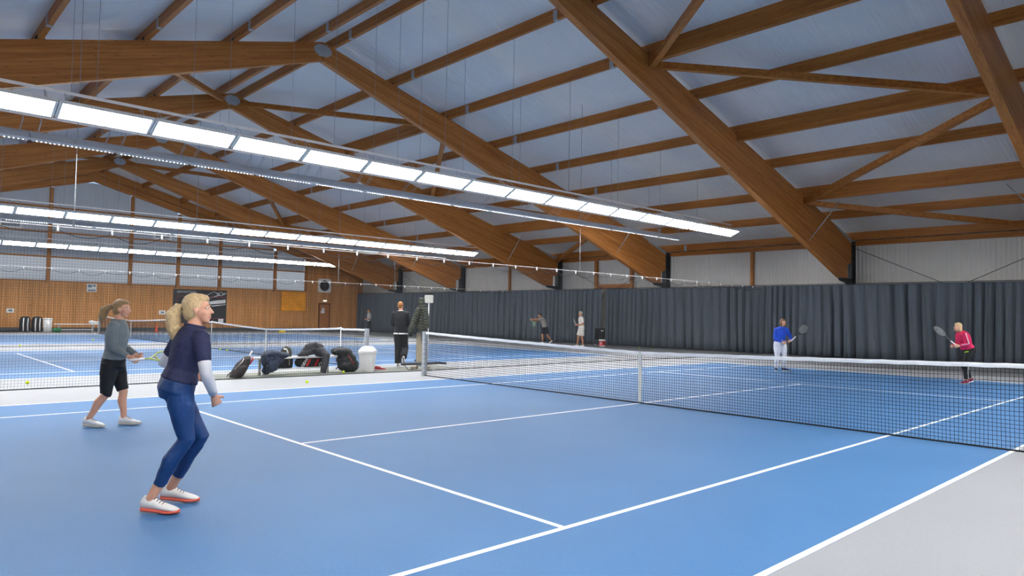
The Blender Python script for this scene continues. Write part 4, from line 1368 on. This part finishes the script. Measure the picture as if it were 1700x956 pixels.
    for s, c in ((1, 'L'), (-1, 'R')):
        W_ = J['W' + c]
        d = (W_ - J['E' + c]).normalized()
        d = (d + Vector((0, 0, -0.0))).normalized()
        bk = (lt * s - d * (lt * s).dot(d))
        bk = bk.normalized() if bk.length > 0.1 else Vector((0, 0, 1))
        sd = d.cross(bk).normalized()
        if sd.dot(fw) < 0: sd = -sd          # thumb side faces forward
        hm.tube([W_ - d * 0.02, W_ + d * 0.02, W_ + d * 0.06, W_ + d * 0.088], [0.024, 0.03, 0.037, 0.034], 12, flat=(bk, 0.5))
        curl = hands[0] if c == 'L' else hands[1]
        for q, ln in enumerate((0.066, 0.076, 0.071, 0.054)):
            b0 = W_ + d * 0.082 + sd * (0.030 - q * 0.0195)
            pts = [b0]
            ang = 0.15
            dirv = d
            for seg in (0.42, 0.33, 0.25):
                ang += 0.25 + curl
                dirv = (d * math.cos(ang) - bk * math.sin(ang))
                pts.append(pts[-1] + dirv * ln * seg)
            hm.tube(pts, [0.0092, 0.0086, 0.0078, 0.006], 8)
        b0 = W_ + d * 0.03 + sd * 0.026
        hm.tube([b0, b0 + (d * 0.6 + sd * 0.8 - bk * 0.2) * 0.035, b0 + (d * 0.75 + sd * 0.55 - bk * 0.35) * 0.07], [0.013, 0.011, 0.0075], 8)
    if size != 1.0:
        pass
    hme = remesh(hm, 0.0042, 1)
    bm = bmesh.new()
    bm.from_mesh(me)
    bm.from_mesh(hme)
    bm.to_mesh(me)
    bm.free()
    bpy.data.meshes.remove(hme)
    me.polygons.foreach_set('use_smooth', [True] * len(me.polygons))
    me.materials.clear()
    me.materials.append(skin)
    body = link('body', me, t)
    # ---- eyes and lips
    for s in (-1, 1):
        e = MB(); e.ball(hp(0.071, s * 0.031, 0.004), (0.010, 0.013, 0.009), 10, 8, A3); eo = e.build('eye', mat('eye_white', 'e9e6e2', 0.3), t)
        e = MB(); e.ball(hp(0.0795, s * 0.031, 0.004), (0.004, 0.006, 0.006), 8, 6, A3); e.build('iris', mat('iris_dark', '33291f', 0.3), eo)
        e = MB(); e.tube([hp(0.077, s * 0.014, 0.024), hp(0.082, s * 0.03, 0.029), hp(0.07, s * 0.048, 0.024)], 0.0035, 6); e.build('eyebrow', hair, t)
    e = MB(); e.ball(hp(0.0805, 0, -0.0635), (0.008, 0.02, 0.0075), 12, 8, A3); e.build('lips', mat('lip', 'a8605a', 0.5), t)
    # ---- hair
    g = MB()
    g.ball(hp(-0.026, 0, 0.034), [q * size for q in (0.093, 0.081, 0.092)], 20, 14, A3)
    if hairstyle in ('pony', 'bob', 'long'):
        g.ball(hp(-0.045, 0, -0.02), [q * size for q in (0.066, 0.073, 0.075)], 18, 12, A3)
        g.ball(hp(0.015, 0, 0.075), [q * size for q in (0.068, 0.062, 0.042)], 16, 12, A3)
    if hairstyle == 'short':
        g.ball(hp(-0.05, 0, -0.01), [q * size for q in (0.055, 0.068, 0.06)], 16, 12, A3)
        g.ball(hp(0.018, 0, 0.08), [q * size for q in (0.065, 0.058, 0.035)], 16, 12, A3)
    if hairstyle == 'bob':
        for s in (-1, 1):
            g.ball(hp(-0.005, s * 0.066, -0.03), (0.055, 0.026, 0.085), 14, 10, A3)
        g.ball(hp(-0.05, 0, -0.07), (0.05, 0.075, 0.06), 14, 10, A3)
    soft(g, max(0.008, voxel * 0.9), hair, 'hair', t, noise=0.0035, nsc=0.03, smooth=2)
    if hairstyle == 'pony':
        pe = J.get('pe', H - hd * 0.22 - z_ * 0.16)
        p0 = hp(-0.105, 0, 0.02)
        g = MB()
        mid = p0.lerp(pe, 0.35) - hd * 0.055 + z_ * 0.03
        g.tube([p0, p0 - hd * 0.03 + z_ * 0.005, mid, p0.lerp(pe, 0.7) - hd * 0.02, pe], [0.025, 0.036, 0.056, 0.05, 0.018], 16)
        soft(g, 0.008, hair, 'ponytail', t, noise=0.005, nsc=0.03, smooth=1)
        g = MB(); g.ball(p0 - hd * 0.004, (0.016, 0.03, 0.03), 12, 8, A3); g.build('hair_tie', M_RUBBER, t)
    # ---- clothes
    def cut(pr, frac, k, start=0):
        pts, rad = pr
        tot = sum((b - a).length for a, b in zip(pts[start:-1], pts[start + 1:]))
        want = tot * frac
        out, rr = list(pts[:start + 1]), list(rad[:start + 1])
        acc = 0.0
        for i in range(start, len(pts) - 1):
            seg = (pts[i + 1] - pts[i]).length
            if acc + seg >= want:
                u = (want - acc) / seg
                out.append(pts[i].lerp(pts[i + 1], u)); rr.append(rad[i] + (rad[i + 1] - rad[i]) * u)
                break
            acc += seg
            out.append(pts[i + 1]); rr.append(rad[i + 1])
        return out, [q + k for q in rr]
    g = MB()
    torso(g, top_tight, 2 if sex == 'f' else 1, 8)
    fr = {'short': 0.36, 'long': 0.97}[sleeve[0]]
    for c in 'LR':
        pts, rr = cut(limb['A' + c], fr, top_tight * 0.8, 1)
        g.tube(pts, rr, 16)
    shirt = soft(g, voxel, top, 'shirt', t, noise=0.005 if voxel < 0.01 else 0.004, nsc=0.07, smooth=2)
    g = MB()
    torso(g, top_tight + 0.004, 8, 9) if False else None
    cpt = interp(Ch, N, 1.0)
    a_, b_ = section(cpt, sp2, 0.068 * size, 0.07 * size)[1:]
    g.tube([cpt + z_ * 0.012 + a_ * math.cos(2 * PI * i / 20) + b_ * math.sin(2 * PI * i / 20) for i in range(20)], 0.011, 8, True)
    g.build('collar', top if not cuff else cuff, shirt)
    g = MB()
    torso(g, tight, 0, 3 if legs != 'short' else 2)
    lf = {'long': 0.96, 'capri': 0.86, 'knee': 0.50, 'short': 0.42}[legs]
    for c in 'LR':
        pts, rr = cut(limb['L' + c], lf, tight, 0)
        if legs in ('short',) or tight > 0.02:
            rr = [max(q, rr[1] * (0.85 if legs == 'long' else 0.98)) if i > 0 else q for i, q in enumerate(rr)]
        g.tube(pts, rr, 18)
    soft(g, voxel, bottom, 'trousers' if legs in ('long', 'capri') else 'shorts', t, noise=0.004, nsc=0.08, smooth=2)
    if undersleeve:
        for c in 'LR':
            pts, rr = cut(limb['A' + c], 0.95, 0.006, 1)
            g = MB(); g.tube(pts[2:], rr[2:], 16); g.build('undersleeve', undersleeve, t)
    for c in 'LR':
        hl_, ax, up = limb['F' + c]
        shoe_parts(t, hl_, ax, up, shoes[0], shoes[1], 0.285 * size if sex == 'f' else 0.30, shoes[2] if len(shoes) > 2 else None)
    return t

M_SKIN = mat('skin_fair', 'd8a084', 0.5, noise=0.05, nscale=12)
M_SKIN2 = mat('skin_tan', 'b97f5f', 0.5, noise=0.05, nscale=12)
def hairmat(n, c): return mat(n, c, 0.5, noise=0.35, nscale=30, stretch=(6, 6, 1.2), bump=0.5, bscale=60)
H_BLOND = hairmat('hair_blond', 'cdb184')
H_DBLOND = hairmat('hair_darkblond', '9c7d54')
H_GINGER = hairmat('hair_ginger', 'a8713c')
H_BROWN = hairmat('hair_brown', '6e4a2c')
H_GREY = hairmat('hair_grey', 'b9b4a8')
H_DARK = hairmat('hair_dark', '40302a')
def cloth(n, c, ns=0.1): return mat(n, c, 0.8, noise=ns, nscale=9, bump=0.25, bscale=24)

w1 = person('blonde woman with ponytail, navy shirt and blue leggings, in the foreground, seen from behind', (1.9, -8.43, 0.003),
       dict(P=(0.075, 0, 0.922), Ch=(0.145, 0.03, 1.19), N=(0.175, 0.05, 1.365), H=(0.19, 0.06, 1.505),
            SR=(0.285, -0.085, 1.29), ER=(0.345, -0.13, 1.05), WR=(0.35, 0.02, 0.86), SL=(0.025, 0.15, 1.29), EL=(-0.11, 0.17, 1.09), WL=(0.02, 0.34, 1.0),
            HR=(0.125, -0.06, 0.9), KR=(0.18, -0.05, 0.545), AR=(-0.06, -0.06, 0.1), HL=(0.02, 0.07, 0.9), KL=(0.2, 0.15, 0.53), AL=(-0.06, 0.24, 0.106), pe=(0.03, 0.03, 1.27)),
       R(38), R(12), M_SKIN, H_BLOND, cloth('navy_jersey', '23284a'), mat('blue_leggings', '0e386e', 0.55, noise=0.12, nscale=7), (mat('shoe_white', 'e4e2de', 0.6, noise=0.05), mat('sole_coral', 'd8604e', 0.6), mat('lace_grey', '77727a', 0.7)),
       legs='capri', hairstyle='pony', voxel=0.0075, tight=0.006, hpitch=R(4), undersleeve=cloth('white_undersleeve', 'd3d2d6'), hands=(0.35, 0.2), top_tight=0.014,
       foot={'R': (R(-2), R(4)), 'L': (R(8), R(6))})
w2 = person('woman in grey long-sleeved top and black shorts walking at the left, brown ponytail', (-2.5, -7.73, 0.003),
       dict(P=(-0.01, 0, 0.80), Ch=(0.025, 0, 1.12), N=(0.035, 0, 1.34), H=(0.075, 0, 1.495), SR=(0.06, -0.165, 1.275), ER=(0.10, -0.19, 1.0), WR=(0.29, -0.2, 0.9),
            SL=(-0.005, 0.165, 1.275), EL=(0.0, 0.2, 1.0), WL=(0.2, 0.16, 0.9), HR=(-0.005, -0.085, 0.78), KR=(-0.03, -0.11, 0.42), AR=(-0.24, -0.1, 0.098), HL=(-0.02, 0.085, 0.78), KL=(0.065, 0.11, 0.43), AL=(0.085, 0.12, 0.092), pe=(-0.2, 0.0, 1.33)),
       R(8), R(5), M_SKIN, H_DBLOND, cloth('grey_melange', '6f797d'), cloth('black_shorts', '15161b'), (M_WHITE, mat('sole_cream', 'cfc8bb', 0.7), mat('lace_grey', '77727a', 0.7)),
       sleeve=('long', None), legs='knee', hairstyle='pony', voxel=0.009, tight=0.012, hands=(0.5, 0.2), foot={'R': (R(-5), R(3)), 'L': (R(0), R(0))})
racket('racket with pale strings held low by the woman in the grey top', (0.375, -0.215, 0.865), (0.35, 0.65, 0.02), (0.6, -0.2, 1), mat('frame_lime', 'b9c46a', 0.4), (-2.5, -7.73, 0.003), R(46.97))
m3 = person('tall ginger-haired man in black sweater and black trousers, seen from behind beside the net post', (-8.75, 0.85, 0.006),
       dict(P=(0.0, 0, 0.95), Ch=(-0.01, 0, 1.33), N=(-0.02, 0, 1.56), H=(-0.03, 0.02, 1.71), SL=(-0.19, 0, 1.49), EL=(-0.235, 0.03, 1.2), WL=(-0.12, 0.25, 1.16), SR=(0.16, 0, 1.49), ER=(0.22, 0.03, 1.2), WR=(0.09, 0.25, 1.15),
            HL=(-0.085, 0, 0.92), KL=(-0.075, 0.06, 0.5), AL=(-0.06, 0.02, 0.092), HR=(0.085, 0, 0.92), KR=(0.12, 0.05, 0.53), AR=(0.13, -0.27, 0.3)),
       R(90), R(85), M_SKIN, H_GINGER, cloth('black_knit', '14151c'), cloth('black_track', '15161a'), (mat('shoe_lightgrey', 'b9bbbd', 0.7), M_WHITE),
       sex='m', sleeve=('long', None), voxel=0.012, tight=0.022, foot={'R': (R(90), R(55)), 'L': (R(90), 0)}, top_tight=0.03, cuff=M_WHITE)
g = MB(); g.ring([((0.0, 0, z), (0.2, 0, 0), (0, 0.155, 0)) for z in (0.925, 0.965)], 28); g.build('white_hem', M_WHITE, m3)
person('man in grey shirt and dark trousers far away before the curtain at the end wall', (-35.6, 16.3, 0.003),
       dict(P=(0.01, 0, 0.92), Ch=(0.0, 0, 1.28), N=(-0.02, 0, 1.5), H=(-0.05, 0, 1.65), SL=(0.0, -0.18, 1.43), EL=(0.06, -0.22, 1.14), WL=(-0.17, -0.18, 1.06), SR=(-0.03, 0.18, 1.43), ER=(0.02, 0.22, 1.14), WR=(-0.2, 0.1, 1.06),
            HL=(0, -0.09, 0.89), KL=(0, -0.1, 0.48), AL=(0, -0.1, 0.092), HR=(0, 0.09, 0.89), KR=(-0.02, 0.1, 0.48), AR=(0.0, 0.1, 0.092)),
       R(195), R(195), M_SKIN2, H_BROWN, cloth('grey_tee', 'a7abac'), cloth('dark_pants', '1e2026'), (M_BLACK, M_RUBBER), sex='m', voxel=0.02, tight=0.025, foot={'L': (R(195), 0), 'R': (R(195), 0)}, top_tight=0.025)
person('player in grey shirt and dark shorts lunging with outstretched arms before the curtain', (-19.1, 17.2, 0.003),
       dict(P=(0.02, 0, 0.88), Ch=(-0.1, 0, 1.24), N=(-0.2, 0, 1.43), H=(-0.29, 0, 1.555), SL=(-0.17, -0.17, 1.37), EL=(-0.45, -0.2, 1.33), WL=(-0.7, -0.14, 1.33), SR=(-0.18, 0.17, 1.37), ER=(-0.45, 0.18, 1.25), WR=(-0.68, 0.05, 1.27),
            HL=(-0.06, -0.09, 0.84), KL=(-0.13, -0.1, 0.46), AL=(-0.12, -0.1, 0.092), HR=(0.08, 0.09, 0.84), KR=(0.16, 0.1, 0.45), AR=(0.37, 0.1, 0.16)),
       R(180), R(180), M_SKIN2, H_DARK, cloth('grey_tee2', '9b9a92'), cloth('navy_shorts', '2a2f3c'), (M_WHITE, M_RUBBER), sex='m', legs='short', voxel=0.016, tight=0.03, foot={'L': (R(180), 0), 'R': (R(180), R(35))}, top_tight=0.03, hands=(0.6, 0.6))
racket('green racket held by the lunging player in grey before the curtain', (-0.78, -0.1, 1.32), (0.25, -0.5, -0.35), (0.2, 0.9, 0.2), mat('frame_green', '2f8f4a', 0.4), (-19.1, 17.2, 0.003), R(46.97))
person('grey-haired man in white shirt and white shorts standing before the curtain', (-15.75, 16.3, 0.003),
       dict(P=(0.06, 0, 0.93), Ch=(0.05, 0, 1.31), N=(0.03, 0, 1.52), H=(0.0, 0, 1.67), SL=(0.05, -0.18, 1.43), EL=(0.12, -0.22, 1.14), WL=(-0.15, -0.2, 1.1), SR=(0.05, 0.18, 1.43), ER=(0.07, 0.22, 1.14), WR=(-0.19, 0.06, 1.12),
            HL=(0.07, -0.09, 0.89), KL=(0.08, -0.11, 0.48), AL=(0.14, -0.12, 0.092), HR=(0.03, 0.09, 0.89), KR=(-0.09, 0.12, 0.48), AR=(-0.12, 0.12, 0.092)),
       R(190), R(190), M_SKIN2, H_GREY, cloth('white_tee', 'dedbd6'), cloth('white_shorts', 'd8d6d2'), (M_WHITE, M_WHITE), sex='m', legs='short', voxel=0.014, tight=0.028, foot={'L': (R(190), 0), 'R': (R(200), 0)}, top_tight=0.028, hands=(0.5, 0.5))
racket('racket held in front by the man in white, pale head', (-0.2, -0.14, 1.12), (-0.2, -0.6, 0.22), (0.9, -0.2, 0.4), mat('frame_grey', 'a9a49b', 0.4), (-15.75, 16.3, 0.003), R(46.97))
person('woman in bright blue top and white trousers swinging a racket behind the net', (-2.25, 9.92, 0.003),
       dict(P=(-0.01, 0, 0.80), Ch=(0.025, 0, 1.1), N=(0.045, -0.02, 1.31), H=(0.065, -0.05, 1.45), SR=(-0.125, 0, 1.24), ER=(-0.18, -0.06, 0.98), WR=(-0.02, -0.24, 0.88), SL=(0.19, 0, 1.25), EL=(0.29, -0.06, 1.02), WL=(0.2, -0.26, 0.93),
            HR=(-0.085, 0, 0.78), KR=(-0.11, -0.08, 0.42), AR=(-0.11, 0.02, 0.092), HL=(0.085, 0, 0.78), KL=(0.1, -0.08, 0.42), AL=(0.12, 0.02, 0.092)),
       R(-78), R(-85), M_SKIN, H_BROWN, cloth('royal_blue', '1f4fc4'), cloth('white_trousers', 'dcdde4'), (mat('shoe_navy', '1c2c55', 0.6), M_WHITE), sleeve=('long', None), hairstyle='bob', voxel=0.012, tight=0.015, foot={'R': (R(-110), 0), 'L': (R(-40), 0)}, hands=(0.6, 0.6))
racket('racket swung beside the woman in blue, dark frame', (0.24, -0.33, 0.96), (0.6, 0.1, 0.55), (0.1, 1, 0.1), mat('frame_dark', '3a3f46', 0.4), (-2.25, 9.92, 0.003), R(46.97))
p8 = person('blonde woman in pink jacket and black trousers crouching behind the net at right', (2.42, 10.3, 0.003),
       dict(P=(0.07, 0, 0.84), Ch=(-0.03, 0, 1.12), N=(-0.12, 0, 1.3), H=(-0.2, -0.02, 1.42), SL=(-0.13, -0.16, 1.24), EL=(-0.08, -0.22, 1.0), WL=(-0.29, -0.22, 0.96), SR=(-0.07, 0.16, 1.24), ER=(-0.05, 0.22, 1.0), WR=(-0.27, 0.08, 0.95),
            HL=(0.05, -0.085, 0.80), KL=(-0.07, -0.1, 0.44), AL=(-0.05, -0.11, 0.092), HR=(0.07, 0.085, 0.80), KR=(0.04, 0.12, 0.42), AR=(0.2, 0.12, 0.12)),
       R(200), R(205), M_SKIN, H_BLOND, cloth('pink_jacket', 'cf1d57'), cloth('black_pants2', '121317'), (mat('shoe_crimson', '8c1a3c', 0.6), M_WHITE), sleeve=('long', None), hairstyle='bob', voxel=0.012, tight=0.014, foot={'L': (R(200), 0), 'R': (R(190), R(15))}, hands=(0.6, 0.6), top_tight=0.02)
g = MB(); g.tube([(-0.14, -0.235, 1.28), (-0.09, -0.285, 1.02), (-0.26, -0.268, 0.985)], 0.012, 8); g.build('white_sleeve_stripe', mat('stripe_pale', 'd9b9c6', 0.7), p8)
g = MB(); g.tube([(-0.115, -0.135, 0.80), (-0.03, -0.165, 0.82)], 0.014, 8); g.build('lime_waist_tag', mat('lime', '9ac41f', 0.6), p8)
g = MB(); g.tube([(-0.06, -0.20, 0.5), (-0.06, -0.19, 0.3), (-0.035, -0.17, 0.13)], 0.008, 6); g.build('trouser_stripe', M_WHITE, p8)
racket('racket held up in front by the woman in pink, dark frame', (-0.36, -0.16, 0.99), (-0.35, 0.2, 0.4), (0.4, -1, 0.3), mat('frame_dark', '3a3f46', 0.4), (2.42, 10.3, 0.003), R(46.97))
